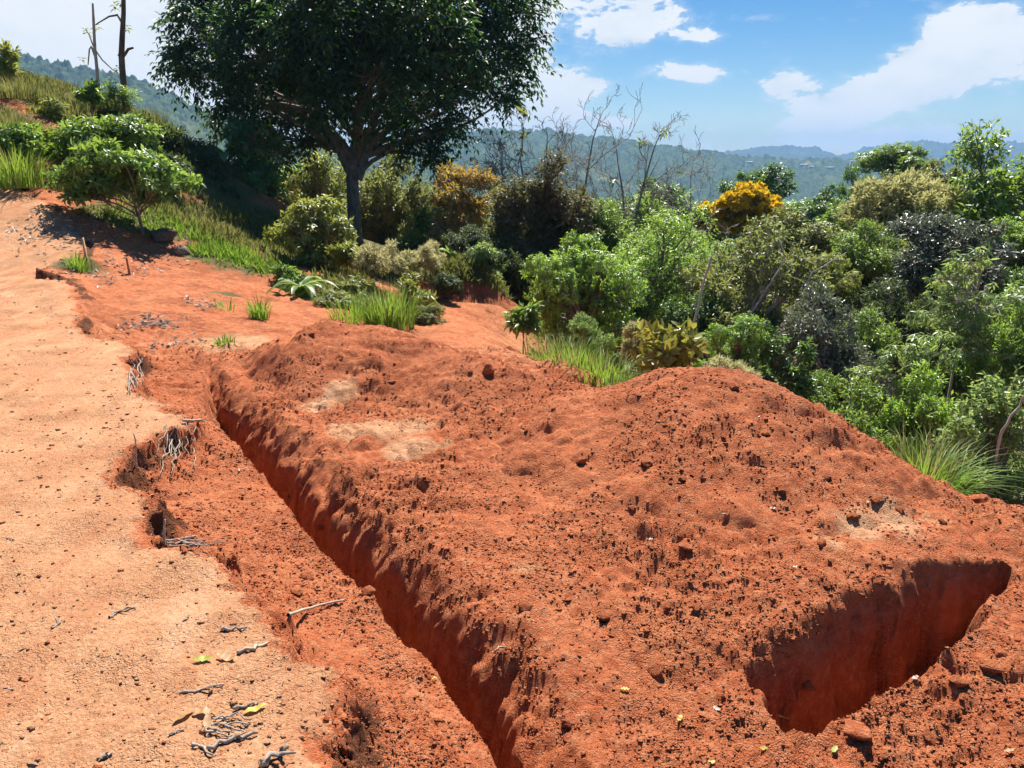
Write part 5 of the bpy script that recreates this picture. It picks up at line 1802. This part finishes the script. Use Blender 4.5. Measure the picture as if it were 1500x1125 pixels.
# ------------------------------------------------------------------ clods, crumbs and pebbles
OCT_V = np.array([(1, 0, .12), (0, 1, .22), (-1, 0, .12), (0, -1, .05), (.1, .05, .75), (0, 0, -.8)], float)
OCT_T = np.array([(0, 1, 4), (1, 2, 4), (2, 3, 4), (3, 0, 4), (1, 0, 5), (2, 1, 5), (3, 2, 5), (0, 3, 5)])


def crumbs(name, x, y, z, size, r, mat, label, crust=0.0, flat=.6):
    n = len(x)
    th = r.normal(0, .5, n)
    ti = r.normal(0, .22, n)
    S = size[:, None] * r.uniform(.6, 1.3, (n, 3)) * np.array([1, 1, flat])
    V = OCT_V[None] * S[:, None, :] * r.uniform(.65, 1.25, (n, 6, 1))
    c, s = np.cos(ti)[:, None], np.sin(ti)[:, None]
    V = np.stack([V[..., 0], V[..., 1] * c - V[..., 2] * s, V[..., 1] * s + V[..., 2] * c], -1)
    c, s = np.cos(th)[:, None], np.sin(th)[:, None]
    V = np.stack([V[..., 0] * c - V[..., 1] * s, V[..., 0] * s + V[..., 1] * c, V[..., 2]], -1)
    V = V + np.stack([x, y, z], 1)[:, None, :]
    T = (np.arange(n)[:, None, None] * 6 + OCT_T[None]).reshape(-1, 3)
    V = V.reshape(-1, 3)
    cr = np.full(len(V), float(crust)) if np.isscalar(crust) else np.repeat(crust, 6)
    o = link(name, new_mesh(name, V, T, None, False, [mat], None, {'crust': cr, 'humus': cr * 0, 'turf': cr * 0}), kind='stuff')
    o['label'] = label


def fan_points(n, r, y0, y1, u=.66, gamma=1.0):
    t = r.random(n) ** gamma
    y = (y0 + .6) * ((y1 + .6) / (y0 + .6)) ** t - .6
    x = (r.random(n) * 2 - 1) * u * (y + 1.8)
    return x, y


def build_crumbs():
    r = np.random.default_rng(31)
    x, y = fan_points(165000, r, 1.3, 8.0, .60)
    z, cr, hu, tu, sdt, sl, pt = land(x, y)
    for k in range(len(HEAPS)):
        z = np.maximum(z, heap_surface(k, x, y, sl + pt, z))
    zone = fbm(x, y, 1.6, 3, .5, 401) + .5 * fbm(x, y, 7, 2, .5, 402)
    p = sstep(zone, -.35, .45) * .8 + .08
    p = p * (1 - .93 * sstep(sdt, -.04, .12)) * np.where(sdt > .35, 0.0, 1.0) * np.where((sl > .15) | (pt > .1), 0.0, 1.0) * (1 - .75 * np.clip(cr, 0, 1))
    keep = r.random(len(x)) < p
    x, y, z = x[keep], y[keep], z[keep]
    size = np.exp(r.normal(math.log(.0058), .34, len(x))) * (.75 + .10 * y)
    size = np.clip(size, .003, .019)
    crumbs('soil_crumbs', x, y, z + size * .05, size, r, SOIL, 'loose crumbs of red soil strewn over the dug ground and heaps', flat=.55)
    x, y = fan_points(26000, r, 1.25, 9.0)
    z, cr, hu, tu, sdt, sl, pt = land(x, y)
    zone = fbm(x, y, 1.3, 3, .5, 411)
    keep = (sdt > .01) & (r.random(len(x)) < (.35 + .5 * sstep(zone, -.2, .4)) * (1 - .5 * sstep(sdt, .6, 2.0)))
    x, y, z = x[keep], y[keep], z[keep]
    size = np.clip(np.exp(r.normal(math.log(.0036), .6, len(x))) * (.8 + .10 * y), .002, .02)
    crumbs('terrace_grit', x, y, z + size * .2, size, r, SOIL, 'fine pale grit lying on the trodden terrace', crust=np.where(r.random(len(x)) < .8, 1.1, .0))


def clod_mesh(seed, sub=3, rough=.42, size=.05, mat=None):
    import bmesh
    bm = bmesh.new()
    bmesh.ops.create_icosphere(bm, subdivisions=sub, radius=1.0)
    V = np.array([v.co[:] for v in bm.verts])
    s = 1 + rough * vn(V[:, 0] * 1.4 + seed * 7, V[:, 1] * 1.4, V[:, 2] * 1.4 + 3, seed=seed) + .16 * vn(V[:, 0] * 3.6, V[:, 1] * 3.6 + seed, V[:, 2] * 3.6, seed=seed + 3)
    r = np.random.default_rng(seed)
    for _ in range(7):          # broken facets
        n = rand_unit(1, r)[0]
        d = r.uniform(.55, .85)
        h = (V * s[:, None]) @ n
        s = np.where(h > d, s * d / np.maximum(h, 1e-6), s)
    s = s * (1 + .10 * vn(V[:, 0] * 9, V[:, 1] * 9, V[:, 2] * 9, seed=seed + 8))
    V = V * s[:, None] * size
    T = np.array([[v.index for v in f.verts] for f in bm.faces])
    bm.free()
    me = new_mesh('clod', V, T, None, False, [mat or SOIL], None, {'crust': np.zeros(len(V)), 'humus': np.zeros(len(V)), 'turf': np.zeros(len(V))})
    return me


def build_clods():
    shapes = [clod_mesh(500 + i) for i in range(7)]
    r = np.random.default_rng(61)
    L = [(716, 545, .075, 'upright dark clod standing on the crest of the long heap', 2.1), (1074, 566, .055, 'dark clod on the peak of the tall heap', 1), (1204, 797, .05, 'dark clod on the pale patch above the pit', 1),
         (1284, 733, .05, 'dark clod above the pale patch, left of its neighbour', 1), (1316, 748, .045, 'dark clod right above the pale patch', 1), (1250, 757, .045, 'reddish clod at the upper left edge of the pale patch', 1),
         (1380, 765, .04, 'pale brown stone-like clod at the right end of the pale patch', 1.1), (1431, 733, .085, 'large reddish clod at the forest edge by the right border', .8), (1004, 800, .06, 'clod beside the small hollow in front of the tall heap', .8),
         (947, 680, .06, 'big rounded clod in the middle of the tall heap slope', 1), (852, 676, .05, 'dark angular clod on the left slope of the tall heap', 1.2), (1000, 702, .04, 'clod low on the front of the tall heap', 1),
         (1120, 636, .045, 'dark clod high on the right side of the tall heap', 1), (1210, 700, .05, 'clod on the right flank of the tall heap', 1), (1330, 985, .055, 'clod on the near lip of the pit', .9),
         (1255, 1070, .085, 'large broken clod at the near left corner of the pit', .7), (1440, 975, .10, 'largest clod right of the pit near the border', .8), (1405, 1000, .05, 'clod left of the largest one right of the pit', .9),
         (1470, 960, .05, 'clod at the right border beyond the pit', .9), (1080, 1097, .022, 'small pale stone on the foreground soil below the pit', .8), (540, 868, .05, 'clod on the ledge left of the trench beside the curved stick', .9),
         (437, 870, .045, 'dark clod on the ledge just above the curved stick', .9), (452, 848, .05, 'dark clod on the ledge above the other two', .9), (470, 775, .04, 'clod on the ledge halfway along the trench', .9),
         (745, 790, .035, 'dark clod on the platform near the trench crest', .9), (1020, 890, .04, 'clod near the front edge of the platform', .8), (885, 905, .05, 'clod at the rounded corner of the platform', .9),
         (770, 890, .05, 'angular clod on the wall crest near the corner', .9), (690, 545, .04, 'clod left of the upright one on the long heap', .9), (575, 560, .05, 'dark clod on the front of the far heap', .8),
         (456, 490, .05, 'dark clod on the left shoulder of the far heap', .9), (405, 545, .04, 'clod at the left foot of the far heap', .9), (925, 745, .04, 'clod at the lower front of the tall heap', .8),
         (1145, 720, .04, 'clod right of centre on the tall heap', .9), (1060, 640, .04, 'clod below the peak of the tall heap', .9), (830, 1060, .05, 'clod at the bottom border right of the trench', .8),
         (960, 985, .06, 'clod below the platform corner in the foreground', .8), (1180, 1005, .05, 'clod inside the left end of the pit', .8), (1365, 1085, .04, 'clod near the bottom right corner', .8), (1290, 1110, .035, 'small clod at the bottom border right of centre', .8)]
    for i, (px, py, s, lab, hz) in enumerate(L):
        p = G(px, py)
        s = s * 12.5
        link('soil_clod' if 'stone' not in lab else 'stone', shapes[i % 7], loc=(p[0], p[1], p[2] + s * .05 * .2 * hz), rot=(r.normal(0, .3), r.normal(0, .3), r.random() * 6.28),
             scale=(s * r.uniform(.85, 1.2), s * r.uniform(.85, 1.1), s * hz * .62), label=lab, cat='clod' if 'stone' not in lab else 'stone', group='large clods on the dug soil' if 'stone' not in lab else None)
    # the dark boulder under the young tree
    p = G(237, 352)
    m = clod_mesh(77, 3, .5, 1.0, BARK_DARK)
    link('boulder', m, loc=(p[0], p[1], p[2] + .05), scale=(.26, .22, .2), label='rounded dark earth-stained boulder at the foot of the small round tree', cat='boulder')
    p = G(268, 372)
    link('boulder', clod_mesh(78, 2, .2, 1.0, BARK), loc=(p[0], p[1], p[2] + .05), scale=(.14, .12, .11), label='smaller reddish boulder right of the dark one under the small tree', cat='boulder')


# ------------------------------------------------------------------ sticks, roots, fallen leaves, stakes
STICK = plain_material('weathered_stick', (.34, .26, .18), (.56, .47, .35), 40, bump=.001)
TWIG = plain_material('grey_twig', (.20, .145, .11), (.44, .37, .31), 60, bump=.001)
STAKE = plain_material('sawn_stake', (.45, .30, .16), (.62, .44, .26), 30, bump=.001)
STAKE_RED = plain_material('earth_stained_stake', (.42, .13, .06), (.52, .2, .09), 30, bump=.001)


def ground_path(pts, lift, n=9, jitter=.004, seed=0):
    r = np.random.default_rng(seed)
    q = np.array([G(a, b) for a, b in pts])
    k = len(q)
    tt = np.linspace(0, k - 1, n)
    q = np.stack([np.interp(tt, np.arange(k), q[:, j]) for j in range(3)], 1)
    q[1:-1] += r.normal(0, jitter, (n - 2, 3))
    q[:, 2] += lift
    return q


def stick(label, pts, rad, mat, lift=None, seed=0, name='stick', cat='stick', fork=None, group=None):
    q = ground_path(pts, lift if lift is not None else rad * 1.1, 9, rad * .6, seed)
    mb = MB()
    r = np.random.default_rng(seed + 9)
    mb.tube(q, np.linspace(rad, rad * .6, 9) * r.uniform(.8, 1.2, 9), 7)
    if fork:
        d = q[5] - q[3]
        side = norm(np.cross(d, UPV)) * fork * np.linalg.norm(q[-1] - q[0])
        mb.tube([q[4], q[4] + d * .6 + side * .5 + UPV * abs(fork) * .03, q[4] + d * 1.3 + side + UPV * abs(fork) * .05], [rad * .6, rad * .5, rad * .3], 5)
    m = mb.mesh(name, [mat], True)
    o = q[0].copy()
    m.transform(mat_translate(-o))
    return link(name, m, loc=o, label=label, cat=cat, group=group)


def bundle(label, px, py, w, h, n, rad, seed, mat=None, name='twig_bundle'):
    """a little heap of twigs, each its own part"""
    r = np.random.default_rng(seed)
    c = G(px, py)
    root = link(name, None, loc=c, label=label, cat='twigs')
    for i in range(n):
        a0 = (px + r.uniform(-.5, .25) * w, py + r.uniform(-.5, .5) * h)
        a1 = (a0[0] + r.uniform(.3, .6) * w, a0[1] + r.uniform(-.5, .5) * h)
        q = ground_path([a0, ((a0[0] + a1[0]) / 2, (a0[1] + a1[1]) / 2 + r.normal(0, h * .15)), a1], rad * (1 + i * .4), 7, rad * .9, seed + i)
        mb = MB()
        mb.tube(q, np.linspace(rad, rad * .5, 7) * r.uniform(.7, 1.3, 7), 6)
        m = mb.mesh('twig', [mat or TWIG], True)
        m.transform(mat_translate(-c))
        link('twig', m, root)
    return root


def colour_leaf(name, c1, c2):
    return leaf_material(name, [c1, c2], .25, .5, .4, c2, clump=.6, cscale=40)


def fallen(label, px, py, L, ang, mat, seed, curl=.13, group='fallen leaves on the soil'):
    r = np.random.default_rng(seed)
    c = G(px, py)
    n = 8
    V, Q = [], []
    W = L * r.uniform(.17, .24)
    for s in range(n + 1):
        t = s / n
        w = W * math.sin(math.pi * min(.04 + t * .94, 1)) ** .8
        zc = .004 + curl * L * (t - .5) ** 2 * 1.2 + .01 * r.random()
        for sd in (-1, 0, 1):
            V.append(((t - .5) * L, sd * w, zc + (abs(sd) * w * curl * 1.2)))
    for s in range(n):
        a = s * 3
        Q += [(a, a + 1, a + 4, a + 3), (a + 1, a + 2, a + 5, a + 4)]
    V = np.array(V)
    me = new_mesh('fallen_leaf', V, None, np.array(Q), True, [mat])
    link('fallen_leaf', me, loc=(c[0], c[1], c[2] + .001), rot=(r.normal(0, .12), r.normal(0, .12), ang), label=label, cat='leaf', group=group)


def build_debris():
    stick('pale curved stick lying over the terrace edge beside the ledge', [(423, 908), (452, 899), (478, 889), (504, 885)], .0068, STICK, .02, 1)
    stick('thin pale stick bridging the narrow trench', [(349, 693), (362, 688)], .006, STICK, .012, 2)
    stick('pale forked stick poking out over the trench from the terrace tip', [(268, 620), (290, 620), (300, 622)], .010, STICK, .02, 3, fork=.25)
    stick('short weathered stick on the terrace left of the pale twig', [(324, 924), (345, 923), (362, 920)], .006, TWIG, None, 4)
    stick('short pale stick on the terrace near the yellow-green leaf', [(348, 957), (370, 952), (392, 944)], .007, STICK, None, 5)
    stick('small crooked twig in the middle of the terrace', [(160, 906), (172, 897), (198, 891)], .005, TWIG, None, 6, fork=.3)
    stick('small dark twig left of the crooked twig on the terrace', [(76, 922), (86, 916), (91, 908)], .005, TWIG, None, 7, fork=-.4)
    stick('chunky grey piece of wood at the bottom border of the terrace', [(385, 1122), (402, 1112), (422, 1098)], .011, TWIG, None, 8, fork=.3)
    stick('tiny dark twig at the left border near the top of the terrace', [(5, 788), (20, 791)], .003, TWIG, None, 9)
    stick('tiny dark twig at the left border lower on the terrace', [(6, 1008), (20, 1011)], .003, TWIG, None, 10)
    stick('small dark bark chip at the bottom of the terrace', [(148, 1114), (164, 1106)], .006, TWIG, None, 11, fork=.3)
    stick('dark crooked twig above the leaf group on the terrace', [(263, 1017), (285, 1015), (300, 1010), (328, 1004)], .0045, TWIG, None, 12, fork=.2)
    stick('long knotty twig below the leaf group on the terrace', [(305, 1098), (325, 1090), (350, 1082), (378, 1076)], .0075, TWIG, None, 13, fork=.12)
    stick('dark bent twig left of the knotty twig', [(282, 1090), (292, 1097), (312, 1108)], .005, TWIG, None, 14)
    stick('pale thin twig right of the yellow leaf on the terrace', [(343, 1040), (358, 1038), (378, 1031)], .006, TWIG, None, 15)
    stick('dark thin twig left of the brown leaf', [(248, 1078), (258, 1074), (270, 1070)], .004, TWIG, None, 16)
    stick('curled pale root on the trench wall near the corner', [(722, 962), (730, 956), (742, 954)], .006, STICK, .02, 17)
    stick('thin root hanging in the left end of the pit', [(1128, 1046), (1140, 1052), (1155, 1056)], .004, STICK, .01, 18)
    bundle('bundle of grey twigs at the torn terrace edge', 268, 798, 78, 12, 10, .0045, 21)
    bundle('tangle of dark twigs among the fallen leaves near the bottom left', 325, 1066, 70, 26, 9, .0036, 22)
    bundle('scatter of pale twigs on the apron beyond the terrace', 222, 476, 62, 9, 9, .006, 23)
    # roots in the torn edge of the old surface
    r = np.random.default_rng(88)
    c = G(262, 660)
    root = link('exposed_roots', None, loc=c, label='mat of pale roots hanging from the undercut terrace tip', cat='roots')
    for i in range(20):
        a = (r.uniform(238, 288), r.uniform(622, 648))
        b = (a[0] + r.uniform(-22, 14), a[1] + r.uniform(22, 62))
        q = ground_path([a, ((a[0] + b[0]) / 2, (a[1] + b[1]) / 2), b], .014, 7, .01, 900 + i)
        mb = MB()
        mb.tube(q, np.linspace(.0042, .002, 7), 5)
        m = mb.mesh('root', [STICK if r.random() < .55 else TWIG], True)
        m.transform(mat_translate(-c))
        link('root', m, root)
    c = G(205, 550)
    root = link('exposed_roots', None, loc=c, label='dark roots in the terrace corner at the far end of the trench', cat='roots')
    for i in range(10):
        a = (r.uniform(190, 214), r.uniform(520, 545))
        b = (a[0] + r.uniform(-6, 12), a[1] + r.uniform(14, 34))
        q = ground_path([a, ((a[0] + b[0]) / 2, (a[1] + b[1]) / 2), b], .014, 7, .01, 930 + i)
        mb = MB()
        mb.tube(q, np.linspace(.006, .003, 7), 5)
        m = mb.mesh('root', [TWIG], True)
        m.transform(mat_translate(-c))
        link('root', m, root)
    for (x0, y0, x1, y1, rad, lab, mat, ht) in [(197, 684, 0, 0, .006, 'thin upright stem stuck in the torn terrace edge', STICK, .20), (238, 792, 0, 0, .007, 'upright pale root stub beside the twig bundle', STICK, .10),
                                                (196, 562, 0, 0, .004, 'short upright stem at the far terrace corner', TWIG, .1)]:
        p = G(x0, y0)
        mb = MB()
        mb.tube(curve((0, 0, -.05), (.02, .01, ht), np.random.default_rng(int(x0)), 6, .05), np.linspace(rad, rad * .6, 6), 6)
        link('upright_stem', mb.mesh('upright_stem', [mat], True), loc=p, label=lab, cat='stem')
    # survey stakes
    for (px, py, h, mat, lab) in [(129, 391, .42, STAKE, 'pale wooden survey stake at the top of the bare slope'), (190, 402, .26, STAKE_RED, 'short earth-stained stake right of the pale stake')]:
        p = G(px, py)
        mb = MB()
        a = .016
        V = [(-a, -a, -.1), (a, -a, -.1), (a, a, -.1), (-a, a, -.1), (-a, -a, h - .02), (a, -a, h), (a, a, h), (-a, a, h - .02)]
        mb.add(V, None, [(0, 1, 5, 4), (1, 2, 6, 5), (2, 3, 7, 6), (3, 0, 4, 7), (4, 5, 6, 7)])
        link('survey_stake', mb.mesh('survey_stake', [mat]), loc=p, rot=(.03, -.03, .4), label=lab, cat='stake')
    yel = colour_leaf('yellow_leaf', (.55, .42, .06), (.66, .54, .14))
    ygr = colour_leaf('yellow_green_leaf_fallen', (.28, .32, .04), (.46, .46, .08))
    brn = colour_leaf('dry_brown_leaf', (.36, .19, .07), (.52, .30, .12))
    grey = colour_leaf('bleached_leaf', (.48, .42, .34), (.66, .62, .52))
    for i, (px, py, L, a, m, lab) in enumerate([
            (298, 968, .085, .15, ygr, 'yellow-green fallen leaf in the middle of the terrace'), (333, 966, .09, -.2, brn, 'brown dry leaf right of the yellow-green leaf'),
            (374, 1042, .085, .5, yel, 'yellow fallen leaf near the bottom left of the picture'), (270, 1052, .085, 1.0, brn, 'orange-brown leaf at the left of the leaf group'),
            (304, 1062, .075, -1.2, brn, 'curled orange-brown leaf in the centre of the leaf group'), (300, 1046, .09, .05, brn, 'long curled brown leaf above the centre of the leaf group'),
            (637, 996, .03, .3, yel, 'tiny yellow leaf on the edge of the narrow trench'), (996, 1054, .05, 1.0, yel, 'yellow leaf on the soil left of the pit'),
            (1118, 1097, .045, .3, yel, 'yellow leaf below the left end of the pit'), (1222, 1100, .055, .8, ygr, 'yellow-green leaf at the bottom border below the pit'),
            (916, 1012, .05, -.2, yel, 'yellow leaf below the platform corner'), (1042, 1119, .04, .3, yel, 'yellow leaf cut by the bottom border'), (1050, 1040, .05, -.8, grey, 'bleached leaf beside the yellow leaf left of the pit'),
            (952, 792, .045, .1, grey, 'bleached leaf at the foot of the tall heap'), (1132, 747, .05, .2, grey, 'bleached leaf on the front of the tall heap'), (1270, 737, .045, .9, grey, 'pale round leaf above the pale patch'),
            (1063, 756, .06, -.2, grey, 'grey curled leaf on the front of the tall heap'), (1164, 833, .035, .4, grey, 'small bleached leaf between the tall heap and the pit'), (1112, 612, .035, 1.2, grey, 'small pale leaf near the top of the tall heap'),
            (1340, 995, .04, .3, grey, 'bleached leaf on the near lip of the pit'), (1478, 1102, .05, .1, brn, 'brown leaf at the bottom right corner')]):
        fallen(lab, px, py, L * .8, a, m, 700 + i)
    # dry leaf litter on the bare slope
    Lv = Leaves()
    r = np.random.default_rng(99)
    for px, py, w, h, n in [(120, 395, 70, 12, 90), (80, 345, 60, 12, 80), (215, 475, 40, 6, 70), (205, 390, 40, 14, 60), (120, 330, 60, 16, 120), (300, 445, 30, 8, 40), (250, 365, 50, 12, 90), (70, 325, 40, 10, 60), (245, 510, 40, 8, 30)]:
        c = G(px, py)
        s = c[1] / FPX
        x = c[0] + r.normal(0, .5, n) * w * s
        y = c[1] + r.normal(0, .5, n) * h * s * 6
        z = surf(x, y)
        far = y > 11.9
        if far.any():
            z[far] = land(x[far], y[far], False)[0]
        D = norm(r.normal(0, 1, (n, 3)) * np.array([1, 1, .35]))
        Lv.add(np.stack([x, y, z + .012], 1), D, UPV + r.normal(0, .5, (n, 3)), r.uniform(.05, .12, n), r.uniform(.02, .045, n), 0)
    o = link('leaf_litter', Lv.mesh('leaf_litter', [colour_leaf('dry_litter', (.22, .17, .13), (.50, .44, .38))], curl if False else .3), kind='stuff')
    o['label'] = 'patches of dry grey leaf litter on the bare left slope'


def build_bits():
    # dark bits of bark and leaf trodden into the terrace
    r = np.random.default_rng(123)
    x, y = fan_points(5200, r, 1.25, 9.0)
    z, cr, hu, tu, sdt, *_ = land(x, y)
    zone = fbm(x, y, 1.1, 3, .5, 421) + .8 * np.exp(-np.clip(sdt, 0, 9) / .5)
    keep = (sdt > .03) & (r.random(len(x)) < .9 * sstep(zone, .1, .8))
    x, y, z = x[keep], y[keep], z[keep]
    n = len(x)
    Lv = Leaves()
    D = norm(r.normal(0, 1, (n, 3)) * np.array([1, 1, .12]))
    L = np.exp(r.normal(math.log(.012), .5, n)) * (.8 + .08 * y)
    Lv.add(np.stack([x, y, z + .002], 1), D, UPV + r.normal(0, .35, (n, 3)), L, L * r.uniform(.15, .5, n), 0)
    o = link('bark_bits', Lv.mesh('bark_bits', [colour_leaf('dark_bits', (.10, .06, .04), (.34, .24, .17))]), kind='stuff')
    o['label'] = 'tiny dark bits of bark and leaf trodden into the pale terrace'


def build_banks():
    # the shaded earth bank beside the path, and a small lit pile further right
    for (px, py, Y, rx, ry, h, lab, turf, sd) in [(682, 452, 13.4, 1.25, .9, .8, 'turf-topped earth bank beside the dirt path, its near face in shade', 1.0, 1),
                                                  (748, 506, 8.9, .26, .22, .13, 'small pile of red soil behind the long heap, near the path', 0.0, 2),
                                                  (752, 438, 13.2, .5, .4, .28, 'low bare earth bump at the right side of the dirt path', .25, 3)]:
        c = P(px, py, Y)
        gz = H(c[0], c[1])
        n = 90
        a, b = [q.ravel() for q in np.meshgrid(np.linspace(-1.3, 1.3, n), np.linspace(-1.3, 1.3, n))]
        d = np.hypot(a, b) + .18 * fbm(a, b, 1.8, 3, .5, 600 + sd)
        hh = h * (1 - sstep(d, .0, 1.15)) + .06 * h * fbm(a, b, 5, 3, .55, 610 + sd)
        X, Y2 = c[0] + a * rx, c[1] + b * ry
        g = land(X, Y2, False)[0] if Y > 11.8 else surf(X, Y2)
        z = g + hh - .04
        Q = grid_quads(n, n)
        keep = hh[Q].max(1) > .01
        q = Q[keep]
        used = np.unique(q)
        remap = np.zeros(n * n, np.int64)
        remap[used] = np.arange(len(used))
        V = np.stack([X, Y2, z], 1)[used]
        tf = (turf * sstep(hh / h, .25, .6))[used]
        bank = link('earth_bank' if sd != 2 else 'soil_heap', new_mesh('bank', V, None, remap[q], True, [SOIL], None, {'crust': tf * 0 + .1, 'humus': tf * 0 + (.55 if sd == 1 else 0), 'turf': tf}), label=lab,  # humus tint on the big bank puts its shade into the colour
             cat='earth bank' if sd != 2 else 'soil heap')
        if sd == 1:
            r = np.random.default_rng(640)
            sel = r.choice(len(V), 2600, p=(tf + 1e-4) / (tf + 1e-4).sum())
            Lv = Leaves()
            Bp = V[sel] + r.normal(0, .01, (2600, 3))
            Lv.add(Bp, norm(r.normal(0, .5, (2600, 3)) + UPV * .9 + np.array([0, -.3, -.1])), rand_unit(2600, r), r.uniform(.06, .2, 2600), .02, 0)
            link('turf_blades', Lv.mesh('turf_blades', [LM['hillgrass']]), bank)


build_crumbs()
build_clods()
build_debris()
build_bits()
build_banks()
